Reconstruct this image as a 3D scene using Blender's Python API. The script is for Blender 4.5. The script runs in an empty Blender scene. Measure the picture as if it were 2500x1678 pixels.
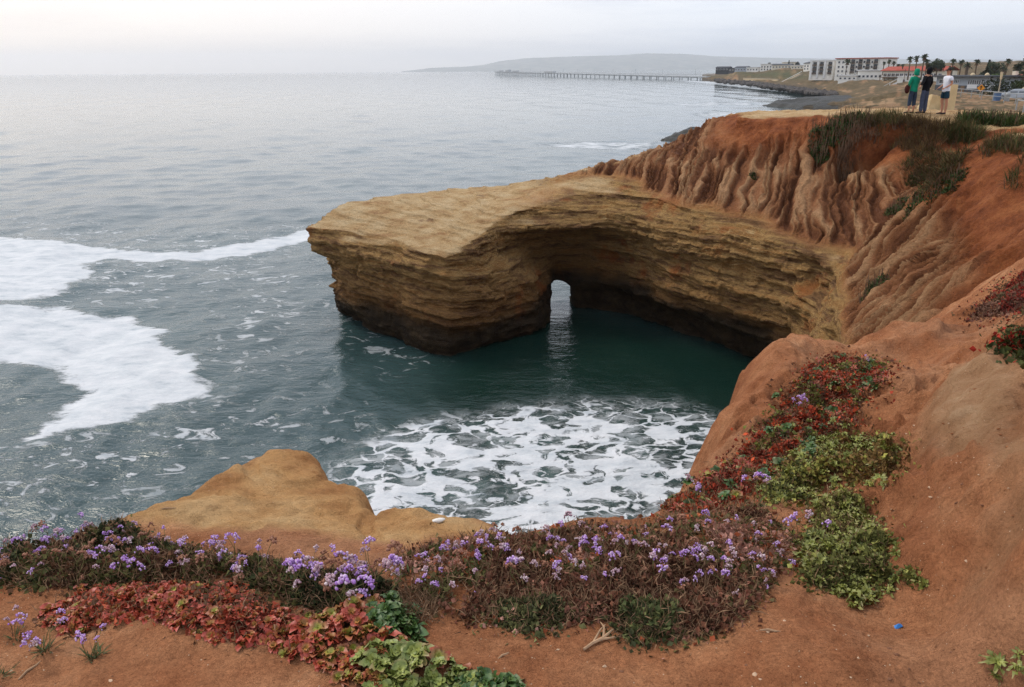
import bpy, bmesh, math, random
import numpy as np
from mathutils import Vector, Matrix, Euler
random.seed(7); rng = np.random.default_rng(7)
R = math.radians
S = bpy.context.scene
COL = S.collection

# ------------------------------------------------------------------ camera
F_PX, PITCH, ROLL, CAMZ = 1925.0, R(19.1), R(0.42), 9.5
cam_d = bpy.data.cameras.new('camera'); cam = bpy.data.objects.new('camera', cam_d); COL.objects.link(cam)
cam_d.sensor_width = 36; cam_d.lens = 36 * F_PX / 2500; cam_d.clip_start = 0.05; cam_d.clip_end = 90000
_F = Vector((0, math.cos(PITCH), -math.sin(PITCH))); _R = Vector((1, 0, 0)); _U = _R.cross(_F)
_q = Matrix.Rotation(ROLL, 3, _F)
_R = _q @ _R; _U = _q @ _U
cam.matrix_world = Matrix(((_R.x, _U.x, -_F.x, 0), (_R.y, _U.y, -_F.y, 0), (_R.z, _U.z, -_F.z, CAMZ), (0, 0, 0, 1)))
S.camera = cam
CF, CR, CU = np.array(_F), np.array(_R), np.array(_U)
def ray(px, py):
    return CF + CR * ((px - 1250) / F_PX) + CU * ((839 - py) / F_PX)
def at_z(px, py, z):                      # where the view ray meets the level z
    d = ray(px, py); t = (z - CAMZ) / d[2]
    return np.array([d[0] * t, d[1] * t, z])
def at_t(px, py, t):                      # point at depth t
    d = ray(px, py); return np.array([0, 0, CAMZ]) + d * t

# ------------------------------------------------------------------ sky, sun, exposure
SUN_AZ, SUN_EL = R(-52), R(46)            # azimuth from +Y towards +X
W = bpy.data.worlds.new('World'); S.world = W; W.use_nodes = True
nt = W.node_tree; nt.nodes.clear()
def wn(t, **k):
    n = nt.nodes.new(t)
    for a, b in k.items(): setattr(n, a, b)
    return n
wo = wn('ShaderNodeOutputWorld'); bg = wn('ShaderNodeBackground'); nt.links.new(bg.outputs[0], wo.inputs[0])
sky = wn('ShaderNodeTexSky', sky_type='NISHITA', sun_disc=False, sun_elevation=SUN_EL, sun_rotation=SUN_AZ, altitude=0, air_density=1.0, dust_density=2.0)
bg.inputs[1].default_value = 0.1
tc = wn('ShaderNodeTexCoord'); mp = wn('ShaderNodeMapping'); mp.inputs['Scale'].default_value = (1.0, 1.0, 9.0)
nt.links.new(tc.outputs['Generated'], mp.inputs[0])
nz = wn('ShaderNodeTexNoise'); nz.inputs['Scale'].default_value = 1.7; nz.inputs['Detail'].default_value = 6; nz.inputs['Roughness'].default_value = .55
nt.links.new(mp.outputs[0], nz.inputs['Vector'])
cr = wn('ShaderNodeValToRGB')
cr.color_ramp.elements[0].position = .43; cr.color_ramp.elements[0].color = (6.0, 6.7, 8.3, 1)
cr.color_ramp.elements[1].position = .58; cr.color_ramp.elements[1].color = (8.9, 9.3, 10.1, 1)
nt.links.new(nz.outputs[0], cr.inputs[0])
# warm thin cloud low over the sea, in the direction of the sun
sep = wn('ShaderNodeVectorMath', operation='DOT_PRODUCT'); sep.inputs[1].default_value = (math.sin(R(-55)), math.cos(R(-55)), 0)
nt.links.new(tc.outputs['Generated'], sep.inputs[0])
mr = wn('ShaderNodeMapRange'); mr.inputs[1].default_value = .35; mr.inputs[2].default_value = 1.0
nt.links.new(sep.outputs['Value'], mr.inputs[0])
sxyz = wn('ShaderNodeSeparateXYZ'); nt.links.new(tc.outputs['Generated'], sxyz.inputs[0])
mr2 = wn('ShaderNodeMapRange'); mr2.inputs[1].default_value = .0; mr2.inputs[2].default_value = .2; mr2.inputs[3].default_value = 1; mr2.inputs[4].default_value = 0
nt.links.new(sxyz.outputs['Z'], mr2.inputs[0])
mm = wn('ShaderNodeMath', operation='MULTIPLY'); nt.links.new(mr.outputs[0], mm.inputs[0]); nt.links.new(mr2.outputs[0], mm.inputs[1])
warm = wn('ShaderNodeMixRGB'); warm.inputs[2].default_value = (12.2, 10.2, 8.4, 1)
nt.links.new(mm.outputs[0], warm.inputs[0]); nt.links.new(cr.outputs[0], warm.inputs[1])
mx = wn('ShaderNodeMixRGB'); mx.inputs[0].default_value = .88
nt.links.new(sky.outputs[0], mx.inputs[1]); nt.links.new(warm.outputs[0], mx.inputs[2]); nt.links.new(mx.outputs[0], bg.inputs[0])
sl = bpy.data.lights.new('sun', 'SUN'); sl.energy = 1.5; sl.angle = R(22); sl.color = (1, .92, .80)
sun = bpy.data.objects.new('sun', sl); COL.objects.link(sun)
sd = Vector((math.sin(SUN_AZ) * math.cos(SUN_EL), math.cos(SUN_AZ) * math.cos(SUN_EL), math.sin(SUN_EL)))
sun.rotation_euler = sd.to_track_quat('Z', 'Y').to_euler(); sun.location = (-30, 10, 60)
S.view_settings.view_transform = 'Standard'; S.view_settings.look = 'None'; S.view_settings.gamma = 1
S.view_settings.exposure = 0.3
cy = S.cycles
cy.max_bounces = 6; cy.diffuse_bounces = 1; cy.glossy_bounces = 2; cy.transmission_bounces = 2; cy.volume_bounces = 4; cy.transparent_max_bounces = 6
cy.use_denoising = True; cy.denoising_prefilter = 'NONE'; cy.caustics_reflective = False; cy.caustics_refractive = False

# ------------------------------------------------------------------ numpy noise
def _h(ix, iy, iz, s):
    n = (ix.astype(np.int64) * 374761393 + iy.astype(np.int64) * 668265263 + iz.astype(np.int64) * 2147483647 + s * 1274126177) & 0xffffffff
    n = ((n ^ (n >> 13)) * 1274126177) & 0xffffffff
    n = ((n ^ (n >> 16)) * 2246822519) & 0xffffffff
    return ((n ^ (n >> 15)) & 0xffff).astype(np.float32) / 32767.5 - 1
def vnoise(x, y, z=None, s=0):
    x = np.asarray(x, np.float32); y = np.asarray(y, np.float32)
    ix = np.floor(x); iy = np.floor(y); fx = x - ix; fy = y - iy
    fx = fx * fx * fx * (fx * (fx * 6 - 15) + 10); fy = fy * fy * fy * (fy * (fy * 6 - 15) + 10)
    def pl(iz):
        a = _h(ix, iy, iz, s); b = _h(ix + 1, iy, iz, s); c = _h(ix, iy + 1, iz, s); d = _h(ix + 1, iy + 1, iz, s)
        return (a + (b - a) * fx) * (1 - fy) + (c + (d - c) * fx) * fy
    if z is None:
        return pl(np.zeros_like(ix))
    z = np.asarray(z, np.float32) + np.zeros_like(x); iz = np.floor(z); fz = z - iz; fz = fz * fz * fz * (fz * (fz * 6 - 15) + 10)
    return pl(iz) * (1 - fz) + pl(iz + 1) * fz
def fbm(x, y, z=None, o=4, s=0, g=.5):
    t = 0; a = 1.0; f = 1.0; n = 0
    for i in range(o):
        t = t + a * vnoise(x * f + 17.3 * i, y * f - 9.1 * i, None if z is None else z * f + 5.7 * i, s + i); n += a; a *= g; f *= 2.03
    return t / n
def sstep(a, b, x):
    t = np.clip((x - a) / (b - a), 0, 1); return t * t * (3 - 2 * t)
def poly_sd(P, x, y):                     # signed distance to a plan polygon, positive inside
    P = np.asarray(P, float)[:, :2]; d2 = np.full(x.shape, 1e18); ins = np.zeros(x.shape, bool)
    for i in range(len(P)):
        ax, ay = P[i]; bx, by = P[(i + 1) % len(P)]
        ex, ey = bx - ax, by - ay; L = ex * ex + ey * ey + 1e-12
        t = np.clip(((x - ax) * ex + (y - ay) * ey) / L, 0, 1)
        d2 = np.minimum(d2, (x - ax - t * ex) ** 2 + (y - ay - t * ey) ** 2)
        if ay != by:
            c = ((ay > y) != (by > y)) & (x < ex * (y - ay) / ey + ax); ins ^= c
    return np.where(ins, 1, -1) * np.sqrt(d2)
class RBF:
    def __init__(s, P, c=.4, lam=1e-3):
        P = np.asarray(P, float); s.c = c; s.X = P[:, :2]; n = len(P)
        D = np.sqrt(((s.X[:, None] - s.X[None]) ** 2).sum(-1) + c * c)
        A = np.zeros((n + 1, n + 1)); A[:n, :n] = -D + lam * np.eye(n); A[:n, n] = 1; A[n, :n] = 1
        s.w = np.linalg.solve(A, np.r_[P[:, 2], 0])
    def __call__(s, x, y):
        sh = x.shape; x = x.ravel(); y = y.ravel(); out = np.empty(len(x))
        for i in range(0, len(x), 100000):
            a = x[i:i + 100000]; b = y[i:i + 100000]
            D = np.sqrt((a[:, None] - s.X[None, :, 0]) ** 2 + (b[:, None] - s.X[None, :, 1]) ** 2 + s.c ** 2)
            out[i:i + 100000] = -(D @ s.w[:-1]) + s.w[-1]
        return out.reshape(sh)

# ------------------------------------------------------------------ materials toolkit
def srgb(r, g, b):
    f = lambda c: (c / 255 / 12.92) if c / 255 <= .04045 else ((c / 255 + .055) / 1.055) ** 2.4
    return (f(r), f(g), f(b), 1)
class Mat:
    def __init__(s, name, rough=.9, spec=.2):
        s.m = bpy.data.materials.new(name); s.m.use_nodes = True; s.t = s.m.node_tree; s.b = s.t.nodes['Principled BSDF']
        s.b.inputs['Roughness'].default_value = rough; s.b.inputs['Specular IOR Level'].default_value = spec
    def n(s, t, **k):
        n = s.t.nodes.new(t)
        for a, b in k.items(): setattr(n, a, b)
        return n
    def l(s, a, b): s.t.links.new(a, b)
    def setv(s, sock, v):
        if hasattr(v, 'is_output'): s.l(v, sock)
        else: sock.default_value = v
    def math(s, op, a, b=0.0, c=0.0, clamp=False):
        n = s.n('ShaderNodeMath', operation=op, use_clamp=clamp); s.setv(n.inputs[0], a); s.setv(n.inputs[1], b); s.setv(n.inputs[2], c); return n.outputs[0]
    def mix(s, f, a, b, mode='MIX'):
        n = s.n('ShaderNodeMixRGB', blend_type=mode); s.setv(n.inputs[0], f); s.setv(n.inputs[1], a); s.setv(n.inputs[2], b); return n.outputs[0]
    def noise(s, vec, scale, detail=4, rough=.55, dist=0.0, out=0):
        n = s.n('ShaderNodeTexNoise'); s.setv(n.inputs['Vector'], vec); n.inputs['Scale'].default_value = scale; n.inputs['Detail'].default_value = detail
        n.inputs['Roughness'].default_value = rough; n.inputs['Distortion'].default_value = dist; return n.outputs[out]
    def voro(s, vec, scale, feature='F1', rnd=1.0, out=0):
        n = s.n('ShaderNodeTexVoronoi', feature=feature); s.setv(n.inputs['Vector'], vec); n.inputs['Scale'].default_value = scale
        if 'Randomness' in n.inputs: n.inputs['Randomness'].default_value = rnd
        return n.outputs[out]
    def ramp(s, f, stops):
        n = s.n('ShaderNodeValToRGB'); e = n.color_ramp.elements
        while len(e) < len(stops): e.new(.5)
        for i, (p, c) in enumerate(stops):
            e[i].position = p; e[i].color = c if len(c) == 4 else (*c, 1)
        s.l(f, n.inputs[0]); return n.outputs[0]
    def smooth(s, a, b, x):
        n = s.n('ShaderNodeMapRange', interpolation_type='SMOOTHSTEP'); n.inputs[1].default_value = a; n.inputs[2].default_value = b; s.setv(n.inputs[0], x); return n.outputs[0]
    def pos(s): return s.n('ShaderNodeNewGeometry').outputs['Position']
    def obj(s): return s.n('ShaderNodeTexCoord').outputs['Object']
    def attr(s, name, out=2): n = s.n('ShaderNodeAttribute', attribute_name=name); return n.outputs[out]
    def rnd(s): return s.n('ShaderNodeObjectInfo').outputs['Random']
    def mapv(s, v, scale=(1, 1, 1), loc=(0, 0, 0), rot=(0, 0, 0)):
        n = s.n('ShaderNodeMapping'); s.l(v, n.inputs[0]); n.inputs['Scale'].default_value = scale; n.inputs['Location'].default_value = loc; n.inputs['Rotation'].default_value = rot; return n.outputs[0]
    def bump(s, h, dist=.02, strength=1.0, normal=None):
        n = s.n('ShaderNodeBump'); n.inputs['Distance'].default_value = dist; n.inputs['Strength'].default_value = strength; s.l(h, n.inputs['Height'])
        if normal is not None: s.l(normal, n.inputs['Normal'])
        return n.outputs[0]
    def color(s, c): s.setv(s.b.inputs['Base Color'], c)
    def normal(s, n): s.l(n, s.b.inputs['Normal'])
def flat(name, c, rough=.8, spec=.25, var=.12, scale=6.0):
    m = Mat(name, rough, spec)
    k = m.noise(m.obj(), scale, 3)
    d = tuple(v * (1 - var) for v in c[:3]) + (1,); e = tuple(min(1, v * (1 + var)) for v in c[:3]) + (1,)
    m.color(m.ramp(k, [(.3, d), (.7, e)])); return m.m

# ------------------------------------------------------------------ mesh toolkit
def mesh_np(name, V, Q, attrs=None, smooth=True):
    me = bpy.data.meshes.new(name); V = np.asarray(V, np.float32); Q = np.asarray(Q, np.int32)
    k = Q.shape[1]
    me.vertices.add(len(V)); me.vertices.foreach_set('co', V.ravel())
    me.loops.add(Q.size); me.loops.foreach_set('vertex_index', Q.ravel())
    me.polygons.add(len(Q)); me.polygons.foreach_set('loop_start', np.arange(0, Q.size, k, dtype=np.int32)); me.polygons.foreach_set('loop_total', np.full(len(Q), k, np.int32))
    me.polygons.foreach_set('use_smooth', np.full(len(Q), smooth))
    for a, v in (attrs or {}).items():
        v = np.asarray(v, np.float32)
        if v.ndim == 1: me.attributes.new(a, 'FLOAT', 'POINT').data.foreach_set('value', v)
        else: me.attributes.new(a, 'FLOAT_COLOR', 'POINT').data.foreach_set('color', np.c_[v, np.ones(len(v))].astype(np.float32).ravel())
    me.update(calc_edges=True); me.validate(); return me
def link(name, me, mat=None, parent=None, loc=None, rot=None, scale=None, **props):
    o = bpy.data.objects.new(name, me); COL.objects.link(o)
    if me is not None and mat is not None and len(me.materials) == 0:
        for m in (mat if isinstance(mat, (list, tuple)) else [mat]): me.materials.append(m)
    if parent is not None: o.parent = parent
    if loc is not None: o.location = [float(v) for v in loc]
    if rot is not None: o.rotation_euler = rot
    if scale is not None: o.scale = scale if hasattr(scale, '__len__') else (scale,) * 3
    for k, v in props.items(): o[k] = v
    return o
def thing(name, label, category, loc=(0, 0, 0), rot=None, scale=None, group=None):
    o = link(name, None, None, None, loc, rot, scale, label=label, category=category)
    if group: o['group'] = group
    return o
def grid_quads(nr, nc):
    i = np.arange(nr * nc).reshape(nr, nc)
    return np.stack([i[:-1, :-1], i[:-1, 1:], i[1:, 1:], i[1:, :-1]], -1).reshape(-1, 4)
def compact(V, Q, keep, attrs=None):
    Q = Q[keep]; u = np.unique(Q); mp_ = np.full(len(V), -1); mp_[u] = np.arange(len(u))
    return V[u], mp_[Q], {k: v[u] for k, v in (attrs or {}).items()}
# ==== SECTION: LAND
# ================================================================== the land: control points
# near ground: (pixel x, pixel y, height) of points on surfaces seen in the photograph
NEAR_PX = [
 (0,1678,7.80),(150,1600,7.80),(400,1560,7.84),(650,1640,7.87),(1250,1678,7.9),(1250,1520,7.88),(900,1580,7.88),(1700,1520,7.9),(2050,1520,7.9),(2250,1660,7.95),(2480,1670,8.02),(1500,1620,7.9),
 (1300,1380,7.85),(1600,1380,7.86),(950,1420,7.85),(600,1370,7.81),(300,1400,7.76),(60,1430,7.72),(130,1340,7.64),(320,1290,7.7),(1800,1380,7.87),
 (330,1250,7.67),(480,1200,7.57),(560,1160,7.5),(640,1110,7.4),(700,1130,7.42),(760,1115,7.37),(800,1185,7.42),(650,1230,7.58),(500,1280,7.66),(800,1290,7.66),(880,1185,7.42),(880,1280,7.62),(1000,1250,7.62),(1150,1290,7.68),(1000,1340,7.76),
 (1330,1310,7.74),(1420,1275,7.74),(1550,1260,7.74),(1500,1310,7.8),(1680,1290,7.8),
 (1650,1215,7.68),(1700,1180,7.6),(1780,1120,7.45),(1850,1040,7.3),(1880,960,7.12),(1890,895,7.02),(1960,858,6.9),(2040,866,6.88),(1830,980,7.12),(1760,1110,7.42),(1960,950,7.08),(1960,1060,7.34),(1830,1180,7.62),(2080,960,7.1),(2080,1020,7.3),(2150,1080,7.58),(2010,1180,7.66),(1900,1240,7.73),(2130,1180,7.78),(2080,1300,7.83),(2000,1440,7.88),
 (2200,920,7.42),(2200,1000,7.62),(2270,930,7.8),
 (2330,875,8.04),(2420,868,8.1),(2500,895,8.2),(2330,960,8.04),(2230,1070,7.95),(2400,1050,8.2),(2500,1150,8.36),(2180,1150,7.92),(2300,1230,8.1),(2220,1330,7.98),(2330,1450,8.02),(2430,1560,8.05),(2500,1420,8.25),(2200,1440,7.9),
]
XYZ = [ # plan points of surfaces hidden or seen edge-on
 (0,0,7.9),(-3,0,7.8),(3,0.5,8.3),(0,-3,8.0),(-6,-3,7.8),(6,-3,8.4),(5,3,8.3),(3.2,3.2,8.35),(9,5,8.2),(4.2,4.7,7.9),(-5,2,7.6),(-8,1,7.5),
 (4.3,6.0,7.55),(4.75,7.3,7.3),(4.2,7.9,6.9),(3.6,6.6,7.05),(4.9,9.2,6.25),(5.7,8.6,7.2),(4.2,9.0,6.1),(4.7,10.4,5.3),(6.6,9.4,7.45),(8.5,9.0,7.7),(13,9,8.0),
 (12.7,21.6,7.5),(11.3,19.2,7.5),(10.2,16.5,7.45),(9.4,14.0,7.45),(8.3,11.8,7.4),(10.9,20.4,6.9),
 (10.9,21.0,6.1),(9.9,18.6,5.9),(9.0,15.8,6.0),(8.1,13.4,6.2),(7.0,11.4,6.4),
 (9.7,21.4,4.6),(8.8,18.9,4.4),(7.7,15.8,4.4),(6.6,13.2,4.6),(5.6,11.6,5.0),
 (9.0,21.2,4.1),(8.1,18.9,3.9),(7.0,15.8,3.9),(5.9,13.4,4.0),(5.0,12.0,4.2),
 (14,21,7.7),(12.7,18,7.75),(12,14,7.7),(16,16,7.9),(20,20,8),(18,26,7.8),(15.5,24.5,7.75),(21,31,7.8),
 (13.9,25.3,7.1),(12.3,23.3,5.9),(10.9,22.9,4.9),(9.9,22.8,4.35),
 (-4,30.7,4.08),(-1.5,28.9,3.98),(-2.4,28.0,3.75),(-5.9,30.0,3.95),(-8.0,29.8,3.95),(-7,32,4.3),(-5,33,4.35),(-2,34,4.42),(-3,36,4.5),(0,36.8,4.7),(4,35.8,5.3),(7,36,6.0),(9,39,7.4),(-2,31.5,4.25),
 (11,41,7.5),(15,40,7.6),(21,34,7.75),(25,33,7.8),
]
# strip of plateau and sand right of the people
NEAR_PX2 = [(2450,300,7.78),(2400,345,7.75),(2480,380,7.72),(2470,330,7.76)]
WALL_T = [ # (pixel x, pixel y, depth) down the main wall
 (1500,455,31.0),(1500,425,32.2),(1400,455,31.5),(1400,438,32.6),(1300,480,31.5),
 (1600,475,29.3),(1600,418,31.0),(1600,378,32.4),(1300,452,34),(1400,420,33.6),(1500,396,33.2),(1680,352,32.0),(1745,326,31.6),(1782,300,31.3),
 (1700,510,27.5),(1700,430,29.5),(1700,368,31.0),
 (1800,540,26.5),(1800,450,28.2),(1800,370,29.8),(1800,320,30.5),(1800,288,31.0),(1860,288,31.2),
 (1900,570,25.0),(1900,480,26.7),(1900,390,28.5),(1900,335,29.0),(1900,300,29.5),
 (2000,620,23.5),(2000,520,25.2),(2000,420,27.0),(2000,350,27.6),(2000,315,28.0),
 (2100,600,23.2),(2100,500,25.0),(2100,400,26.5),(2100,345,27.0),(2100,315,27.3),
 (2200,500,23.2),(2200,400,25.3),(2200,350,26.0),(2200,318,26.3),(2280,335,25.3),(2280,400,24.2)]
CTRL = [tuple(at_z(*p)) for p in NEAR_PX + NEAR_PX2] + XYZ + [tuple(at_t(*p)) for p in WALL_T] + [(16,32.3,7.9),(14,34,7.8),(12,36,7.72),(10.5,38,7.65),(9.4,34.5,7.7),(11,33,7.78)]
TOP = RBF(CTRL, c=.35)
# plan outline of the near land, from the cliff edge seen in the photograph
EDGE = [tuple(at_z(*p)) for p in [(0,1335,7.6),(130,1310,7.62),(210,1285,7.64),(330,1238,7.66),(480,1170,7.55),(560,1133,7.45),(640,1094,7.38),(700,1090,7.36),(765,1098,7.36),(790,1130,7.36),(815,1165,7.38),(880,1166,7.4),(898,1190,7.4),(905,1240,7.5),(940,1226,7.55),(1020,1220,7.6),(1080,1235,7.62),(1180,1255,7.66),(1260,1288,7.7),(1330,1288,7.7),(1400,1258,7.72),(1480,1250,7.72),(1560,1245,7.72),(1590,1222,7.66),(1630,1190,7.6),(1690,1120,7.42),(1740,1060,7.28),(1768,990,7.12),(1790,925,7.02),(1815,870,6.92),(1870,835,6.86),(1930,822,6.8),(2020,838,6.75)]]
NEARPOLY = [(-40,-6),(-14,1.0),(-5,2.4)] + [p[:2] for p in EDGE] + [(3.55,8.6),(3.9,9.8),(4.3,11.2),(5.2,12.6),(6.2,14),(20,14),(60,14),(60,-6)]
# stacked plan outlines of the cliff, cave and arch (z -> list of land polygons)
BACK = [(-7.4,31.2),(-6.9,33.2),(-5.5,34.6),(-3,36.0),(0,36.3),(2.2,36.2),(4.2,36.2),(6,36.8),(8.5,37.4),(11.5,37.2),(15,36.2),(17.3,35.0),(18.4,32.6),(21,31.0),(30,31.5),(60,33),(60,9),(3.9,9.5)]
TOE0 = [(4.4,11.4),(5.3,13.2),(6.4,15.6),(7.4,18.4),(8.1,20.6),(8.4,21.8),(8.4,22.8)]
LV = {}
BACKLOW = [(60,9),(60,33),(30,31.5),(21,31),(18.4,32.6),(17.3,35),(15,36.2),(11.5,37.2),(8.5,37.4),(6.5,37),(5,36)]
pillar0 = [(-7.0,31.4),(-6.0,29.7),(-4.2,27.9),(-2.9,26.5),(-2.2,26.2),(-1.6,26.6),(-0.4,27.6),(0.9,28.9),(1.45,30.2),(1.5,31.6),(1.65,33.4),(0.2,34.6),(-3,35.4),(-5.5,34.4),(-6.9,33)]
main0 = [(3.5,34.8),(2.55,33.7),(2.55,32.6),(3.5,30.9),(4.7,28.9),(6.0,26.9),(6.9,25.6),(7.8,24.4),(8.4,23.5)]
LV[-1.0] = [pillar0, main0 + TOE0[::-1] + [(3.9,9.5)] + BACKLOW]
LV[0.0] = LV[-1.0]
pillar1 = [(-7.15,31.2),(-6.2,29.5),(-4.4,27.8),(-3.0,26.4),(-2.2,26.1),(-1.5,26.5),(-0.3,27.5),(1.0,28.9),(1.5,30.2),(1.6,32),(1.6,33.5),(0.2,34.6),(-3,35.6),(-5.5,34.4),(-7.0,33)]
main1 = [(3.5,34.9),(2.42,33.7),(2.45,32.6),(3.1,30.8),(4.0,28.9),(5.3,26.7),(6.1,25.4),(7.2,24.2),(8.0,23.2)]
LV[0.55] = [pillar1, main1 + TOE0[::-1] + [(3.9,9.5)] + BACKLOW]
BACKA = [(-7.4,31.2),(-6.9,33.2),(-5.5,34.6),(-3,35.8),(-0.6,35.3),(0.8,34.7),(2.0,34.5),(3.4,34.9),(4.8,36.2),(6.5,37),(8.5,37.4),(11.5,37.2),(15,36.2),(17.3,35.0),(18.4,32.6),(21,31.0),(30,31.5),(60,33),(60,9)]
def joined(front, cave, toe, back=None):
    return [(back or BACK[:-1]) + [(3.9,9.5)] + toe + cave + front]
TOE1 = [(4.5,11.3),(5.4,13.1),(6.5,15.5),(7.5,18.3),(8.2,20.5),(8.6,21.8),(8.4,22.8)]
LV[1.15] = joined([(1.0,28.9),(-0.3,27.5),(-1.4,26.5),(-2.2,26.1),(-3.0,26.4),(-4.4,27.8),(-6.3,29.4),(-7.2,31.0)],
                  [(7.9,23.4),(7.2,24.2),(6.1,25.3),(5.2,26.7),(4.0,28.8),(3.1,30.8),(2.5,32.0),(2.1,32.9),(1.85,32.9),(1.65,31.8),(1.5,30.3)], TOE1, BACKA)
LV[1.8] = joined([(0.7,28.8),(-0.2,27.6),(-1.3,26.6),(-2.1,26.15),(-3.0,26.5),(-4.4,27.8),(-6.3,29.3),(-7.1,30.8)],
                  [(8.0,23.5),(7.2,24.4),(6.2,25.6),(5.4,27.0),(4.5,29.0),(3.7,31.0),(2.9,32.6),(2.1,32.8),(1.5,31.9),(1.2,30.3)], TOE1, BACKA)
LV[2.5] = joined([(0.0,28.7),(-0.8,27.5),(-1.5,26.7),(-2.1,26.2),(-3.0,26.7),(-4.4,27.9),(-6.4,29.2),(-7.0,30.4)],
                  [(8.2,23.6),(7.3,24.8),(6.3,26.0),(5.6,27.4),(4.8,29.5),(4.0,31.4),(3.0,32.4),(1.9,32.4),(1.0,31.6),(0.5,30.0)], TOE1, BACKA)
LV[3.0] = joined([(-0.6,28.6),(-1.1,27.5),(-1.6,26.7),(-2.2,26.2),(-3.0,26.7),(-4.4,27.8),(-6.8,29.0),(-7.75,29.7)],
                  [(8.4,23.8),(7.4,25.1),(6.4,26.4),(5.6,28.0),(5.0,29.7),(4.1,31.2),(2.9,31.8),(1.6,31.6),(0.6,31.0),(-0.2,29.8)], TOE1)
TOE2 = [(4.7,11.2),(5.6,12.9),(6.7,15.3),(7.8,18.2),(8.6,20.4),(9.1,21.8),(9.2,22.8)]
LV[3.45] = joined([(-0.6,28.7),(-1.1,27.6),(-1.6,26.8),(-2.3,26.3),(-3.0,26.8),(-4.4,28.0),(-6.8,29.1),(-7.85,29.6)],
                  [(8.6,23.9),(7.5,25.3),(6.4,26.6),(5.5,28.2),(4.9,29.5),(4.0,30.6),(2.8,31.0),(1.4,30.8),(0.4,30.3),(-0.3,29.6)], TOE2)
LV[3.85] = joined([(-0.4,29.2),(-1.0,28.2),(-1.6,27.4),(-2.3,27.1),(-3.2,27.6),(-4.6,28.8),(-6.6,29.4),(-7.95,29.7)],
                  [(8.8,23.8),(7.5,25.4),(6.4,26.6),(5.3,28.2),(4.7,29.3),(3.8,30.0),(2.4,29.9),(1.0,29.8),(0.2,29.6)], TOE2)
LV[4.3] = joined([(-0.1,30.0),(-0.9,29.2),(-1.7,28.7),(-2.5,28.7),(-3.6,29.4),(-4.8,29.9),(-6.2,29.9),(-7.8,30.1)],
                  [(8.9,23.9),(7.6,25.5),(6.4,26.9),(5.3,28.4),(4.5,29.5),(3.6,30.3),(2.2,30.3),(1.0,30.3),(0.3,30.2)], TOE2)
LV[5.0] = joined([(-0.1,31.0),(-0.9,30.2),(-1.7,29.7),(-2.5,29.7),(-3.6,30.4),(-4.8,30.9),(-6.2,30.9),(-8.0,31.1)],
                  [(9.0,24.3),(7.8,26.3),(6.5,27.4),(5.3,29.2),(4.5,30.2),(3.6,30.9),(2.2,31.0),(1.0,31.0),(0.3,30.9)], TOE2)
LV[9.0] = joined([(-0.1,30),(-2.5,29),(-8,30)],[(8,23),(5,27),(2,30)],TOE2)
ZB_C = [(-7,30,4.4),(0,31,4.55),(2.5,32,5.1),(4.1,31.4,5.25),(5.3,29.5,5.15),(6.4,27.5,4.95),(7.6,26.4,4.75),(8.5,24.8,4.55),(9.2,23.1,4.35),(9.2,21.5,4.2),(8,18.6,4.1),(6.6,14.5,4.1),(5,12,4.3),(0,37,5.2),(20,30,4.5),(20,15,4.3),(8,36,5.2)]
ZB = RBF(ZB_C, c=1.0)                       # height of the top of the yellow beds
# line the rills run down to, for a coordinate along the wall
TOE_PATH = np.array([(-9,33),(-7.5,30),(-2.2,28),(0.2,30.2),(3.6,30.9),(5.4,28.8),(7.6,26.2),(9.2,23.4),(9.3,22.4),(8.7,20.5),(7.8,18.2),(6.6,15.0),(5.3,12.6),(4.0,10.0)], float)
def along(x, y):
    best = np.full(x.shape, 1e18); s_ = np.zeros(x.shape); acc = 0
    for i in range(len(TOE_PATH) - 1):
        a, b = TOE_PATH[i], TOE_PATH[i + 1]; e = b - a; L = np.hypot(*e)
        t = np.clip(((x - a[0]) * e[0] + (y - a[1]) * e[1]) / L ** 2, 0, 1)
        d = (x - a[0] - t * e[0]) ** 2 + (y - a[1] - t * e[1]) ** 2
        m = d < best; best = np.where(m, d, best); s_ = np.where(m, acc + t * L, s_); acc += L
    return s_, np.sqrt(best)

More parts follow.
